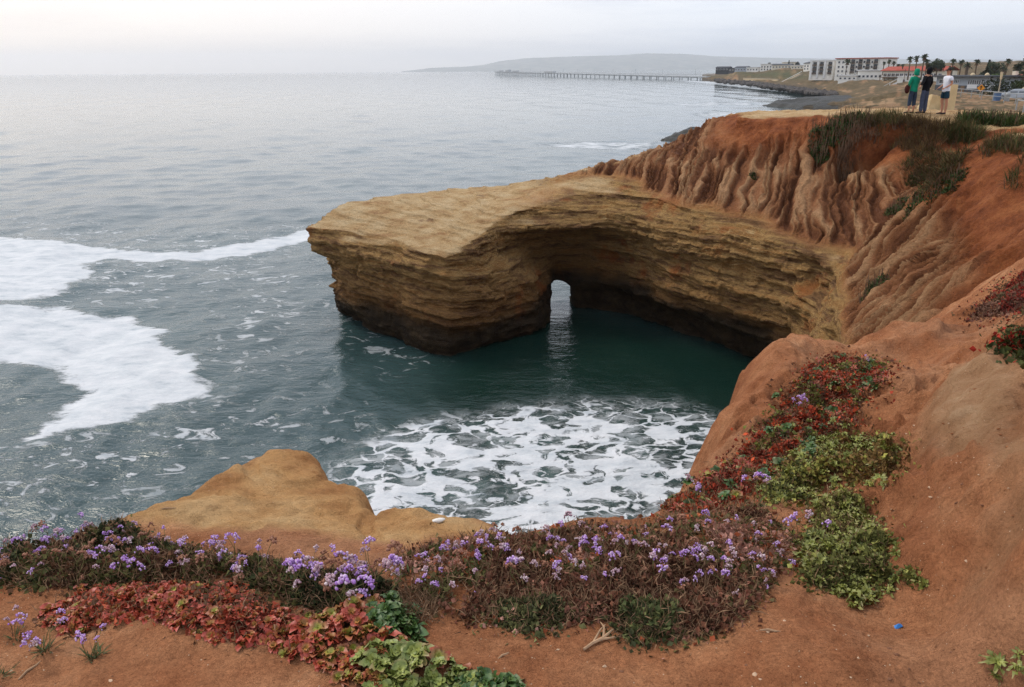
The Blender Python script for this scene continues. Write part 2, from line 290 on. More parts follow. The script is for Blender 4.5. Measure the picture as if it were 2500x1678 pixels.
# ------------------------------------------------------------------ cliff with the arch: implicit solid -> surface net
BX = (-9.6, 21.0); BY = (11.0, 42.5); BZ = (-0.7, 8.5); DX, DZ = .10, .075
def surface_net(vol, org, step):
    s = vol > 0; nx, ny, nz_ = vol.shape
    cor = [(i, j, k) for i in (0, 1) for j in (0, 1) for k in (0, 1)]
    cnt = sum(s[i:nx - 1 + i, j:ny - 1 + j, k:nz_ - 1 + k].astype(np.int8) for i, j, k in cor)
    act = (cnt > 0) & (cnt < 8); ci = np.argwhere(act)
    idx = np.full(act.shape, -1, np.int64); idx[act] = np.arange(len(ci))
    acc = np.zeros((len(ci), 3)); n = np.zeros(len(ci))
    val = {c: vol[ci[:, 0] + c[0], ci[:, 1] + c[1], ci[:, 2] + c[2]] for c in cor}
    for a in cor:
        for ax in range(3):
            if a[ax] == 0:
                b = list(a); b[ax] = 1; b = tuple(b)
                va, vb = val[a], val[b]; m = (va > 0) != (vb > 0)
                t = np.where(m, va / np.where(m, va - vb, 1), 0)
                p = np.array(a, float)[None].repeat(len(ci), 0); p[:, ax] = t
                acc[m] += p[m]; n[m] += 1
    V = (ci + acc / n[:, None]) * np.array(step) + np.array(org)
    Q = []
    for ax in range(3):
        o = [x for x in range(3) if x != ax]
        sl0 = [slice(None)] * 3; sl1 = [slice(None)] * 3; sl0[ax] = slice(0, -1); sl1[ax] = slice(1, None)
        for k in o: sl0[k] = slice(1, -1); sl1[k] = slice(1, -1)
        a = s[tuple(sl0)]; b = s[tuple(sl1)]
        for flip, m in ((0, a & ~b), (1, ~a & b)):
            e = np.argwhere(m)
            if not len(e): continue
            e = e + np.array([0 if k == ax else 1 for k in range(3)])
            def g(d0, d1):
                c = e.copy(); c[:, o[0]] += d0; c[:, o[1]] += d1; return idx[c[:, 0], c[:, 1], c[:, 2]]
            q = np.stack([g(-1, -1), g(0, -1), g(0, 0), g(-1, 0)], -1)
            if (ax == 1) ^ bool(flip): q = q[:, ::-1]
            Q.append(q)
    return V, np.concatenate(Q)
def build_cliff():
    xs = np.arange(BX[0], BX[1], DX); ys = np.arange(BY[0], BY[1], DX); zs = np.arange(BZ[0], BZ[1], DZ)
    X, Y = np.meshgrid(xs, ys, indexing='ij')
    H = TOP(X, Y)
    lv = sorted(LV); D = []
    for z in lv:
        d = np.full(X.shape, -1e9)
        for P in LV[z]: d = np.maximum(d, poly_sd(P, X, Y))
        D.append(d)
    CAVE = sstep(-1.2, .9, poly_sd([(2.6,30.6),(2.9,28.6),(4.4,26.2),(7.2,22.8),(8.6,23.2),(8.6,25.5),(6.5,29),(4.6,31.2),(3.4,31.6)], X, Y))
    wob = fbm(X * .5, Y * .5, o=3, s=3) * .22
    vol = np.empty((len(xs), len(ys), len(zs)), np.float32)
    for k, z in enumerate(zs):
        i = max(0, min(len(lv) - 2, np.searchsorted(lv, z) - 1)); t = min(1, max(0, (z - lv[i]) / (lv[i + 1] - lv[i])))
        t = t * t * (3 - 2 * t) if lv[i] >= 1 else t
        d = D[i] * (1 - t) + D[i + 1] * t + wob
        d = d - CAVE * np.interp(z, [-1, .75, 1.15, 1.7, 2.4, 3.2, 3.7, 4.1, 4.6], [2.3, 2.1, 1.25, .75, .4, .05, -.25, -.25, 0])
        top = (H - z) * .75
        vol[:, :, k] = np.minimum(d, top) if True else 0
    V, Q = surface_net(vol, (BX[0], BY[0], BZ[0]), (DX, DX, DZ))
    return V, Q
V, Q = build_cliff()
# drop what the photograph's side can never show: below water, box walls
keep = (V[Q, 2].max(1) > -.45) & (V[Q, 0].max(1) < BX[1] - .3) & (V[Q, 1].max(1) < BY[1] - .3) & (V[Q, 1].min(1) > BY[0] + .1)
V, Q, _ = compact(V, Q, keep)
_c = V[Q].mean(1); _n = np.cross(V[Q[:, 2]] - V[Q[:, 0]], V[Q[:, 3]] - V[Q[:, 1]]); _v = np.array([0, 0, CAMZ]) - _c   # leave out the far sides that no place on this shore looks at
_d = (_n * _v).sum(1) / (np.linalg.norm(_n, axis=1) * np.linalg.norm(_v, axis=1) + 1e-9)
V, Q, _ = compact(V, Q, (_d > -.4) & ~((_c[:, 0] > 17) & (_c[:, 1] < 22) & (_c[:, 2] < 6)))
me0 = mesh_np('tmp', V, Q); o0 = link('tmp', me0); md = o0.modifiers.new('s', 'SUBSURF'); md.levels = 1; md.render_levels = 1
ev = o0.evaluated_get(bpy.context.evaluated_depsgraph_get()).to_mesh()
V = np.empty(len(ev.vertices) * 3, np.float32); ev.vertices.foreach_get('co', V); V = V.reshape(-1, 3).astype(float)
N = np.empty(len(V) * 3, np.float32); ev.vertices.foreach_get('normal', N); N = N.reshape(-1, 3).astype(float)
Q = np.empty(len(ev.polygons) * 4, np.int32); ev.loops.foreach_get('vertex_index', Q); Q = Q.reshape(-1, 4)
o0.evaluated_get(bpy.context.evaluated_depsgraph_get()).to_mesh_clear(); bpy.data.objects.remove(o0); bpy.data.meshes.remove(me0)
x, y, z = V.T
s_, sd_ = along(x, y); zb = ZB(x, y) + .25 * fbm(s_ * .5, z * .3, o=3, s=11)
steep = 1 - np.clip(N[:, 2], 0, 1)
below = 1 - sstep(-.12, .15, z - zb)                     # yellow bedded rock
# bedding: the beds dip gently towards the arch corner
bz = z + .12 * np.minimum(x, -1) + .16 * fbm(x * .35, y * .35, z * .5, o=3, s=21) 
def beds(b, f, s):                                         # uneven ledges: hard beds stand proud, soft beds recede
    k = b * f; i = np.floor(k); fr = k - i
    h0 = _h(i, i * 0, i * 0, s); h1 = _h(i + 1, i * 0, i * 0, s)
    return h0 + (h1 - h0) * sstep(.72, 1.0, fr)
ledge = .55 * beds(bz, 2.1, 5) + .35 * beds(bz, 5.3, 6) + .22 * beds(bz, 11.7, 8)
def blocks(b, s, fb, fs, sd):                              # broken beds: each bed split by joints into blocks that stand proud or recede
    def lay(i):
        hk = _h(i, i * 0, i * 0, sd + 1); k = s * fs * (1 + .45 * hk) + 9.7 * hk; j = np.floor(k); fr = k - j
        a = _h(i, j, i * 0, sd); c = _h(i, j + 1, i * 0, sd); return a + (c - a) * sstep(.86, 1.0, fr) - .55 * np.exp(-((fr - .93) / .05) ** 2)
    k = b * fb; i = np.floor(k); fr = k - i; t = sstep(.80, 1.0, fr); return lay(i) * (1 - t) + lay(i + 1) * t
s_b = s_ + .5 * (.6 * x + .8 * y); bw = bz + .10 * fbm(x * .9, y * .9, o=3, s=23)
ledge = .50 * ledge + .62 * blocks(bw, s_b, 2.3, .55, 12) + .40 * blocks(bw + .3, s_b + 2, 5.1, 1.3, 13) + .22 * blocks(bw, s_b + 5, 9.5, 2.6, 14)
brk = fbm(x * 1.1, y * 1.1, z * 1.6, o=4, s=31)            # broken along the bed
lump = fbm(x * .7, y * .7, z * .7, o=4, s=41)
disp_s = (.24 * ledge * (.6 + .5 * sstep(-.3, .4, brk)) + .10 * lump + .05 * fbm(x * 3, y * 3, z * 6, o=3, s=44))
top_flat = sstep(.55, .9, N[:, 2])
# rills: sharp ribs running down the red soil
_rd = (x - 10.2) * .54 - (y - 22.9) * .84; _rv = sstep(-.35, .35, _rd + .3 * fbm(x * .7, y * .7, o=2, s=53))      # which side of the ravine
wx = (.93 * x - .37 * y + 5.0) * (1 - _rv) + (28.6 - y + .1 * x) * _rv
wx = wx + .34 * fbm(wx * .9, z * 1.1, o=4, s=51) + .10 * fbm(x * 3, y * 3, z * 2, o=2, s=52)
def rid(u, v, s): return 1 - np.sqrt(vnoise(u, v, s=s) ** 2 + .003) * 2
rl = .14 * rid(wx * 1.1, z * .5, 60) + .5 * rid(wx * 3.5, z * .75, 61) + .5 * rid(wx * 6.8 + 3, z * .9, 62) + .2 * rid(wx * 11 + 3, z * 1.6, 63)
rz = sstep(-.1, .2, z - zb) * (1 - sstep(1.9, 2.7, z - zb + .7 * fbm(s_ * .5, z * 0, o=2, s=64)))
rmask = rz * sstep(.01, .05, steep) * sstep(13.2, 15, s_)
soil = (1 - below)
disp_r = soil * (.24 * (rl - .2) * rmask * (1 - .7 * np.exp(-(_rd / .6) ** 2) * (s_ > 21)) + .14 * lump * sstep(.05, .3, steep) + .09 * fbm(x * 2.5, y * 2.5, z * 2.5, o=5, s=71, g=.6))
# deep vertical cleft and gullies in the red rim
cle = -np.exp(-((s_ - 23.2 - .3 * (z - 6.5)) / .22) ** 2) * sstep(5.6, 6.4, z) * .7
gul = -.35 * sstep(.35, .8, rid(s_ * .42, z * .1, 81)) * sstep(5.2, 6.2, z) * sstep(.08, .3, steep)
disp = below * disp_s * (1 - .8 * top_flat) + disp_r + soil * (cle * sstep(.05, .2, steep) + gul * sstep(12, 14, s_)) 
Hd = N.copy(); Hd[:, 2] *= (.35 * below + soil)            # bedded rock moves sideways, soil along its slope
V2 = V + Hd * disp[:, None]
_tz = bz * 7; _tf = _tz - np.floor(_tz); V2[:, 2] -= top_flat * below * .07 * sstep(.0, .55, _tf) * (.4 + .6 * sstep(-.2, .3, brk))   # thin beds stepping down across the slab top
wet_shade = 1 - sstep(.75, 1.35, z - .5 * sstep(12, 15, s_) * (1 - sstep(23, 26, s_)) + .35 * fbm(x * .6, y * .6, o=3, s=91) - .25 * sstep(8, 12, s_) * 0)  # wet algae foot of the rock, raised in the cave to paint its shade
flat_top = np.maximum(sstep(.955, .985, N[:, 2]), sstep(.80, .92, N[:, 2]) * (z < zb + .15) * (1 - sstep(-1.2, 2.6, x + 1.5 * fbm(x * .8, y * .8, o=3, s=97))))
red = sstep(1.5, 2.4, z - zb + .5 * fbm(x * .6, y * .6, z * .5, o=3, s=93)) * soil
plat = flat_top * (z > 3.2)
keep = np.ones(len(Q), bool)
cliff_me = mesh_np('cliff', V2, Q, dict(below=below, bed=bz, wet_shade=wet_shade, red=red, rill=rmask * soil, rl=rl, flat=plat, sal=wx))
# ------------------------------------------------------------------ rock material
def cliff_material():
    m = Mat('sandstone_cliff', .92, .15); p = m.pos()
    bed = m.attr('bed'); below = m.attr('below'); red = m.attr('red'); rill = m.attr('rill'); flt = m.attr('flat'); wet_shade = m.attr('wet_shade')
    cx = m.n('ShaderNodeCombineXYZ'); m.l(bed, cx.inputs[2]); sx = m.n('ShaderNodeSeparateXYZ'); m.l(p, sx.inputs[0])
    m.l(m.math('MULTIPLY', sx.outputs[0], .12), cx.inputs[0]); m.l(m.math('MULTIPLY', sx.outputs[1], .12), cx.inputs[1])
    lay = m.noise(cx.outputs[0], 5.0, 6, .7)
    rock = m.ramp(lay, [(.28, srgb(92, 66, 46)), (.42, srgb(146, 110, 74)), (.52, srgb(190, 152, 98)), (.62, srgb(170, 124, 74)), (.74, srgb(220, 190, 136))])
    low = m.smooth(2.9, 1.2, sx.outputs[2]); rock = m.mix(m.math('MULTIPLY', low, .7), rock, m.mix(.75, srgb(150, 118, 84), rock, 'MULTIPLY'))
    lam = m.noise(cx.outputs[0], 30, 4, .8); rock = m.mix(.6, rock, m.ramp(lam, [(.32, (.42, .38, .34)), (.45, (.95, .94, .92)), (.7, (1.2, 1.2, 1.2))]), 'MULTIPLY')
    iron = m.smooth(.56, .68, m.noise(p, .55, 4, .6)); rock = m.mix(m.math('MULTIPLY', iron, .6), rock, srgb(170, 92, 44))
    fine = m.noise(p, 9, 6, .65); rock = m.mix(.55, rock, m.ramp(fine, [(.25, (.45, .42, .38)), (.75, (1.25, 1.22, 1.2))]), 'MULTIPLY')
    soil = m.ramp(m.noise(p, 1.2, 5, .6), [(.3, srgb(140, 82, 48)), (.5, srgb(168, 108, 66)), (.7, srgb(182, 126, 82))])
    rc = m.ramp(m.attr('rl'), [(0.0, srgb(96, 58, 38)), (.45, srgb(150, 100, 66)), (.85, srgb(188, 146, 106))])
    soil = m.mix(m.math('MULTIPLY', rill, .85), soil, rc)
    spk = m.noise(p, 16, 5, .75); soil = m.mix(.6, soil, m.ramp(spk, [(.3, (.55, .52, .5)), (.5, (1, 1, 1)), (.7, (1.35, 1.32, 1.3))]), 'MULTIPLY')
    redc = m.ramp(m.noise(p, 1.7, 5, .65), [(.3, srgb(116, 62, 36)), (.55, srgb(158, 92, 54)), (.75, srgb(188, 120, 74))])
    redc = m.mix(.6, redc, m.ramp(m.noise(p, 11, 6, .75), [(.3, (.5, .47, .45)), (.5, (1, 1, 1)), (.7, (1.4, 1.36, 1.3))]), 'MULTIPLY'); soil = m.mix(red, soil, redc)
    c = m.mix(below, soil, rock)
    sand = m.ramp(m.noise(p, 1.1, 8, .68), [(.3, srgb(166, 120, 80)), (.45, srgb(204, 168, 120)), (.58, srgb(222, 192, 146)), (.75, srgb(230, 206, 164))])
    deb = m.smooth(.64, .70, m.noise(p, .8, 5, .6)); sand = m.mix(m.math('MULTIPLY', deb, .7), sand, srgb(122, 84, 60)); sand = m.mix(.5, sand, m.ramp(m.noise(p, 18, 5, .75), [(.3, (.6, .58, .56)), (.7, (1.3, 1.28, 1.26))]), 'MULTIPLY')
    c = m.mix(m.math('MULTIPLY', flt, .9), c, sand)
    c = m.mix(m.math('MULTIPLY', wet_shade, .92), c, m.ramp(m.noise(p, 2.2, 4), [(.35, srgb(34, 30, 24)), (.7, srgb(74, 62, 46))]))
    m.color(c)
    rv = m.n('ShaderNodeCombineXYZ'); m.l(m.math('MULTIPLY', m.attr('sal'), 9), rv.inputs[0]); m.l(m.math('MULTIPLY', sx.outputs[2], .7), rv.inputs[1])
    rb = m.math('ABSOLUTE', m.math('SUBTRACT', m.noise(rv.outputs[0], 1.0, 4, .6), .5)); n0 = m.bump(m.math('MULTIPLY', rb, rill), .25, .9)
    b1 = m.noise(cx.outputs[0], 20, 6, .75); n1 = m.bump(m.math('MULTIPLY', b1, below), .16, 1.0, n0)
    b2 = m.noise(p, 5, 10, .75); n2 = m.bump(b2, .22, .9, n1); n3 = m.bump(m.noise(p, 26, 5, .7), .03, .8, n2); m.normal(n3)
    return m.m
M_CLIFF = cliff_material()
CLIFF = link('cliff', cliff_me, M_CLIFF, kind='structure')
def on_cliff(px, py):                     # where a sight line meets the cliff or the plateau
    ok, loc, nrm, _i = CLIFF.ray_cast(Vector((0, 0, CAMZ)), Vector(ray(px, py)).normalized())
    return np.array(loc) if ok else None

# ------------------------------------------------------------------ near ground: one sheet on a polar grid about the viewpoint
KNOB = [at_z(*p)[:2] for p in [(210,1290,7.64),(330,1238,7.66),(640,1090,7.38),(770,1090,7.36),(910,1160,7.4),(1080,1230,7.62),(1180,1255,7.66),(1250,1300,7.7),(1000,1350,7.75),(860,1330,7.7),(700,1300,7.68),(420,1280,7.68)]]
CTOP = [at_z(*p)[:2] for p in [(2310,870,8.04),(2420,855,8.1),(2520,880,8.2),(2600,1200,8.4),(2500,1240,8.36),(2420,1180,8.25),(2270,1110,8.0),(2210,1060,7.9),(2230,1010,7.8)]]
def near_height(x, y, detail=True):
    d = poly_sd(NEARPOLY, x, y)
    h = TOP(x, y)
    r = np.hypot(x, y)
    dn = d + (.03 + .08 * sstep(.4, 1.4, x)) * fbm(x * 1.6, y * 1.6, o=4, s=101) + .02 * fbm(x * 6, y * 6, o=3, s=102)
    spur = sstep(.6, 1.6, x)
    w = .10 + .36 * spur
    k = np.clip((w - dn) / w, 0, None)
    drop = np.where(dn > 0, w * .7 * k ** 2.2, w * .7 + (-dn) * (3.2 + 1.2 * vnoise(x * .8, y * .8, s=9)))
    amp = sstep(.8, 3, r)
    if detail:
        h = h + amp * (.030 * fbm(x * 2.2, y * 2.2, o=4, s=111) + .014 * fbm(x * 9, y * 9, o=5, s=112, g=.6) - .010 * sstep(.3, .7, rid(x * 4.5 + .6 * fbm(x * 3, y * 3, o=2, s=5), y * 4.5, 123)))
        # lumps and shallow rills on the bank at the right and on the spur
        c = poly_sd(CTOP, x, y); bank = sstep(1.05, 1.7, x) * (1 - sstep(-.1, .25, c)) * sstep(8, 4, y) 
        h = h + bank * (.13 * fbm(x * 2.4, y * 2.4, o=3, s=119) + .07 * (rid(x * 3.1 + y, y * 3.1 - x, 120) - .3) + .05 * (rid(x * 7.5 - y * 2, y * 7.5 + x, 121) - .3) + .05 * fbm(x * 12, y * 12, o=4, s=113))
        mnd = sstep(1.4, 2.2, x) * sstep(3.6, 4.4, y) * sstep(9, 7, y); h = h + mnd * (.10 * fbm(x * 2.1, y * 2.1, o=5, s=151) + .06 * rid(x * 2.3 - y * 1.1, y * 1.7 + x, 152))
        cq = h * 9; h = h + .35 * (bank + sstep(-.1, .2, c)) * (np.floor(cq) / 9 + sstep(.55, 1, cq - np.floor(cq)) / 9 - h)
        kd = sstep(-.05, .15, poly_sd(KNOB, x, y)); h = h + kd * (.035 * fbm(x * 5, y * 5, o=5, s=114) - .03 * sstep(.35, .7, rid(x * 2.4 + y, y * 1.2 - x, 115)))
        h = h + bank * .035 * (rid(x * 5 + y * 3, y * 4 - x * 2, 116) - .3) * sstep(-.3, .3, fbm(x * 1.5, y * 1.5, o=2, s=117)) - .012 * amp * sstep(.25, .6, fbm(x * 11, y * 11, o=3, s=118))
        fl = sstep(.05, .6, drop) * (1 - sstep(2.5, 4, drop))
        h = h + fl * .10 * (rid(x * 1.4 + y * 1.9, x * .5, 121) - .4)
        far = sstep(3.5, 6, y); h = h + far * (.14 * fbm(x * 1.1, y * 1.1, o=5, s=131) + .05 * rid(x * 1.6 + y * .9, y * .5 - x * .4, 132)) + sstep(1.2, 2.2, x) * .02 * fbm(x * 14, y * 14, o=3, s=133)
    return h - drop, d
ang = np.radians(np.r_[np.arange(-100, -52, 1.2), np.arange(-52, 47, .17), np.arange(47, 112, .8)]); rr = np.exp(np.arange(math.log(.55), math.log(16.5), .0052))
A_, R_ = np.meshgrid(ang, rr); gx = R_ * np.sin(A_); gy = R_ * np.cos(A_)
gz, gd = near_height(gx, gy)
V = np.stack([gx, gy, gz], -1).reshape(-1, 3); Q = grid_quads(*gx.shape)[:, ::-1]
keep = (V[Q, 2].max(1) > -.3) & ((V[Q, 1].min(1) < 11.45)) 
kn = sstep(-.06, .10, poly_sd(KNOB, gx, gy) + .05 * fbm(gx * 5, gy * 5, o=3, s=141)).ravel()
ct = sstep(-.05, .16, poly_sd(CTOP, gx, gy) + .10 * fbm(gx * 3, gy * 3, o=4, s=142)).ravel()
V, Q, at_ = compact(V, Q, keep, dict(knob=kn, ctop=ct))
ground_me = mesh_np('ground', V, Q, at_)
def ground_material():
    m = Mat('red_dirt', .95, .12); p = m.pos(); kn = m.attr('knob'); ct = m.attr('ctop')
    base = m.ramp(m.noise(p, 1.6, 9, .68), [(.28, srgb(128, 76, 48)), (.45, srgb(166, 107, 71)), (.58, srgb(184, 126, 87)), (.72, srgb(204, 152, 112))])
    dust = m.smooth(.5, .66, m.noise(p, .9, 5, .6)); base = m.mix(m.math('MULTIPLY', dust, .45), base, srgb(192, 144, 108))
    gr = m.noise(p, 70, 6, .8); base = m.mix(.75, base, m.ramp(gr, [(.3, (.5, .46, .44)), (.5, (1, 1, 1)), (.7, (1.42, 1.4, 1.38))]), 'MULTIPLY')
    ks = m.ramp(m.noise(p, 2.3, 6, .6), [(.28, srgb(166, 114, 70)), (.48, srgb(198, 150, 98)), (.72, srgb(216, 178, 128))])
    cs = m.ramp(m.noise(p, 3.0, 7, .7), [(.3, srgb(140, 98, 66)), (.55, srgb(178, 140, 104)), (.75, srgb(202, 172, 136))])
    crk = m.noise(p, 9, 7, .75); c = m.mix(kn, base, ks); c = m.mix(.55, c, m.ramp(crk, [(.3, (.58, .54, .52)), (.5, (1, 1, 1)), (.72, (1.3, 1.3, 1.3))]), 'MULTIPLY'); c = m.mix(m.math('MULTIPLY', ct, .85), c, cs)
    # scattered pale grit
    v = m.voro(p, 38); sp = m.math('LESS_THAN', v, .085); sel = m.math('GREATER_THAN', m.noise(p, 7, 2), .52)
    c = m.mix(m.math('MULTIPLY', m.math('MULTIPLY', sp, sel), .75), c, srgb(226, 198, 168)); m.color(c)
    n0 = m.bump(m.noise(p, 6, 6, .7), .06, .6); n1 = m.bump(m.noise(p, 24, 8, .75), .035, .8, n0); n2 = m.bump(m.noise(p, 130, 4, .7), .007, .9, n1); m.normal(n2)
    return m.m
M_GROUND = ground_material()
link('ground', ground_me, M_GROUND, kind='structure')
px2, py2 = np.meshgrid(np.arange(20.2, 90, .5), np.arange(-6, 33.6, .5), indexing='ij')      # the flat land carries on inland
pz2 = np.clip(TOP(np.clip(px2, 0, 24), py2), 7.5, 8.4) * sstep(34.2, 32.2, py2) - 1.0 * sstep(32.2, 34, py2) + .12 * fbm(px2 * .5, py2 * .5, o=4, s=161) - .03
link('plateau', mesh_np('plateau', np.stack([px2, py2, pz2], -1).reshape(-1, 3), grid_quads(*px2.shape), dict(knob=np.zeros(px2.size), ctop=np.full(px2.size, .6))), M_GROUND, kind='structure')
# ================================================================== the sea
def plan(P): return [at_z(a, b, 0)[:2] for a, b in P]
FO_SOLID = [plan(P) for P in [
 [(-60,760),(150,745),(200,762),(300,770),(400,800),(412,850),(450,880),(470,910),(505,935),(495,965),(400,985),(340,1010),(320,1022),(230,1045),(180,1052),(100,1078),(10,1092),(80,1050),(140,990),(215,942),(130,892),(60,876),(-60,868)],
 [(-60,560),(50,588),(130,588),(280,605),(310,622),(200,648),(215,668),(120,720),(-60,742)],
 [(130,590),(290,610),(400,618),(480,612),(630,588),(765,556),(760,578),(600,620),(480,632),(330,636),(280,625)],
]]
FO_WEB = plan([(880,1260),(905,1130),(1000,1078),(1110,1045),(1240,1022),(1330,1006),(1420,998),(1560,1000),(1680,1028),(1765,1052),(1740,1110),(1690,1170),(1610,1270),(1300,1330),(900,1330)])
FO_FLECK = [plan(P) for P in [[(720,690),(840,670),(880,800),(1000,880),(960,900),(840,820),(760,780)],[(-100,1080),(300,1000),(480,960),(860,980),(820,1080),(700,1090),(330,1240),(-100,1330)], [(500,640),(760,600),(800,720),(720,900),(600,950),(480,880)],[(0,500),(400,560),(760,540),(760,700),(300,760),(0,720)]]]
FO_FAR = [plan(P) for P in [[(1690,276),(1800,272),(1850,284),(1720,288)],[(1310,352),(1400,346),(1600,350),(1590,362),(1400,362)],[(985,478),(1060,470),(1260,458),(1240,470),(1040,482)],[(1640,196),(1760,200),(1900,214),(2050,230),(2050,236),(1880,222),(1740,206)],[(1600,252),(1840,250),(1840,258),(1650,258)],[(1820,256),(1900,252),(1900,260)]]]
ang = np.radians(np.r_[np.arange(-85, -46, 1.0), np.arange(-46, 46, .19), np.arange(46, 85, 1.0)]); rr = np.exp(np.arange(math.log(6.5), math.log(120), .0056))
rr = np.r_[rr, np.exp(np.arange(math.log(rr[-1] * 1.012), math.log(14000), .02))]
A_, R_ = np.meshgrid(ang, rr); gx = R_ * np.sin(A_); gy = R_ * np.cos(A_)
r2 = np.random.default_rng(3); zz = np.zeros_like(gx)
for i in range(46):                                   # wind sea running in from the left
    lam = .45 * (1.13 ** i) if i < 30 else r2.uniform(5, 22); th = R(-8) + r2.normal(0, .55); k = 2 * math.pi / lam
    amp = .0062 * lam ** .85 * (1 if lam < 5 else .45)
    ph = r2.uniform(0, 6.28); px_ = gx * math.cos(th) * k - gy * math.sin(th) * k + ph + .8 * vnoise(gx / lam / 3, gy / lam / 3, s=i)
    fade = np.clip(1.6 - R_ * .0048 * 6 / lam, 0, 1)
    zz += amp * fade * (np.exp(.9 * np.sin(px_)) / 1.27 - 1)
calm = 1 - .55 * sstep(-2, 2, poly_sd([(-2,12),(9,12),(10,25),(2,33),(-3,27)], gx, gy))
solid = np.full(gx.shape, -99.)
near = R_ < 140
wobb = .5 * fbm(gx * .35, gy * .35, o=4, s=201)
for P in FO_SOLID: solid = np.maximum(solid, poly_sd(P, gx, gy))
sol = sstep(-1.5, .9, solid + wobb * 1.1)
web = sstep(-2.2, 1.6, poly_sd(FO_WEB, gx, gy) + wobb)
fl = np.zeros_like(gx)
for P in FO_FLECK: fl = np.maximum(fl, sstep(-2.0, 2.5, poly_sd(P, gx, gy) + 2 * wobb))
ff = np.zeros_like(gx)
for P in FO_FAR:
    sc_ = .012 * np.hypot(*np.mean(P, 0)); ff = np.maximum(ff, sstep(-1.2 * sc_, .8 * sc_, poly_sd(P, gx, gy)))
zz = zz * calm + .10 * sol * fbm(gx * .5, gy * .5, o=3, s=211) + .03 * web * fbm(gx * 1.5, gy * 1.5, o=3, s=212)
V = np.stack([gx, gy, zz], -1).reshape(-1, 3)
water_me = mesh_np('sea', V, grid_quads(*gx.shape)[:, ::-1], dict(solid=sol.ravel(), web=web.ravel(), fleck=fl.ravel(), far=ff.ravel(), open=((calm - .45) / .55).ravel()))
def water_material():
    m = Mat('sea_water', .07, .5); p = m.pos(); b = m.b
    b.inputs['IOR'].default_value = 1.36
    deep = m.ramp(m.noise(p, .05, 3), [(.35, (.005, .020, .015)), (.65, (.009, .028, .021))])  # inlet base colour darkened to stand in for the dark cliffs it mirrors
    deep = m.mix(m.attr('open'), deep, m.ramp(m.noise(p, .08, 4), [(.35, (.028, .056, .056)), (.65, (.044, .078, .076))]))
    def warp(v, sc, amp, det=3):
        c = m.noise(v, sc, det, .6, out=1); a = m.n('ShaderNodeVectorMath', operation='MULTIPLY_ADD'); m.l(c, a.inputs[0]); a.inputs[1].default_value = (amp, amp, 0); m.l(v, a.inputs[2]); return a.outputs[0]
    flatp = m.mapv(p, (.8, 1.15, 0)); wv = warp(warp(flatp, .9, 1.5, 2), 3.5, .42)
    ve = m.voro(wv, 1.45, 'DISTANCE_TO_EDGE'); ve2 = m.voro(warp(wv, 2.0, .5), 3.0, 'DISTANCE_TO_EDGE')
    big = m.noise(p, .5, 5, .62)
    wd = m.math('MULTIPLY', m.attr('web'), m.math('MULTIPLY_ADD', big, 3.2, -1.1))
    th1 = m.math('MULTIPLY', wd, .33); th2 = m.math('MULTIPLY_ADD', wd, .26, -.10)
    f1 = m.math('DIVIDE', m.math('SUBTRACT', th1, ve), .05, clamp=True)
    f2 = m.math('MULTIPLY', m.math('DIVIDE', m.math('SUBTRACT', th2, ve2), .04, clamp=True), .9)
    ss_ = m.smooth(.60, .66, m.math('MULTIPLY_ADD', m.attr('web'), .06, m.noise(warp(flatp, 2.0, .5), 2.6, 8, .68)))
    thin = m.math('MULTIPLY', m.smooth(.44, .60, m.noise(warp(flatp, 1.2, .9), 1.5, 8, .72)), .45)
    gate = m.smooth(.05, .4, m.math('MULTIPLY', m.attr('web'), m.math('ADD', .3, m.noise(p, 1.6, 6, .7))))
    webf = m.math('MULTIPLY', m.math('MAXIMUM', m.math('MAXIMUM', m.math('MAXIMUM', f1, f2), ss_), thin), gate)
    n1 = m.noise(p, 2.2, 8, .62, .6)
    n1b = m.noise(warp(m.mapv(p, (.7, 1.4, 0)), .8, 1.0), 1.0, 9, .7); solf = m.smooth(.49, .60, m.math('MULTIPLY_ADD', m.attr('solid'), .52, m.math('MULTIPLY_ADD', n1b, .75, -.14)))
    holes = m.smooth(.40, .52, m.math('MULTIPLY_ADD', m.attr('solid'), .16, m.noise(m.mapv(p, (.6, 1.3, 1)), .9, 7, .66, 1.0)))
    lump = m.math('MULTIPLY', m.math('GREATER_THAN', m.attr('solid'), .03), m.math('MULTIPLY', solf, m.math('MULTIPLY_ADD', holes, .62, .34)))
    n2 = m.noise(m.mapv(p, (1, 1.5, 1)), 1.15, 8, .64, 1.2)
    flk = m.math('MULTIPLY', m.smooth(.575, .64, m.math('MULTIPLY_ADD', m.attr('fleck'), .03, n2)), m.attr('fleck'))
    farf = m.math('MULTIPLY', m.smooth(.42, .55, m.math('MULTIPLY_ADD', m.attr('far'), .20, m.math('MULTIPLY', m.noise(m.mapv(p, (.6, 1.2, 1)), .55, 9, .72), .62))), m.smooth(.05, .5, m.attr('far')))
    foam = m.math('MAXIMUM', m.math('MAXIMUM', webf, lump), m.math('MAXIMUM', m.math('MULTIPLY', flk, .8), farf))
    # milky aerated water between the strands
    milk = m.math('MULTIPLY', m.attr('web'), m.smooth(.35, .7, m.noise(p, .8, 4)))
    col = m.mix(m.math('MULTIPLY', milk, .5), deep, (.10, .16, .145, 1))
    col = m.mix(m.math('MULTIPLY', m.attr('solid'), .25), col, (.10, .16, .16, 1))
    fc = m.ramp(m.noise(m.mapv(p, (.7, 1.3, 1)), 1.1, 9, .72), [(.28, (.36, .40, .43)), (.45, (.58, .60, .61)), (.62, (.70, .70, .70))])
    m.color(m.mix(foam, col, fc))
    m.setv(b.inputs['Roughness'], m.math('MULTIPLY_ADD', foam, .75, .07))
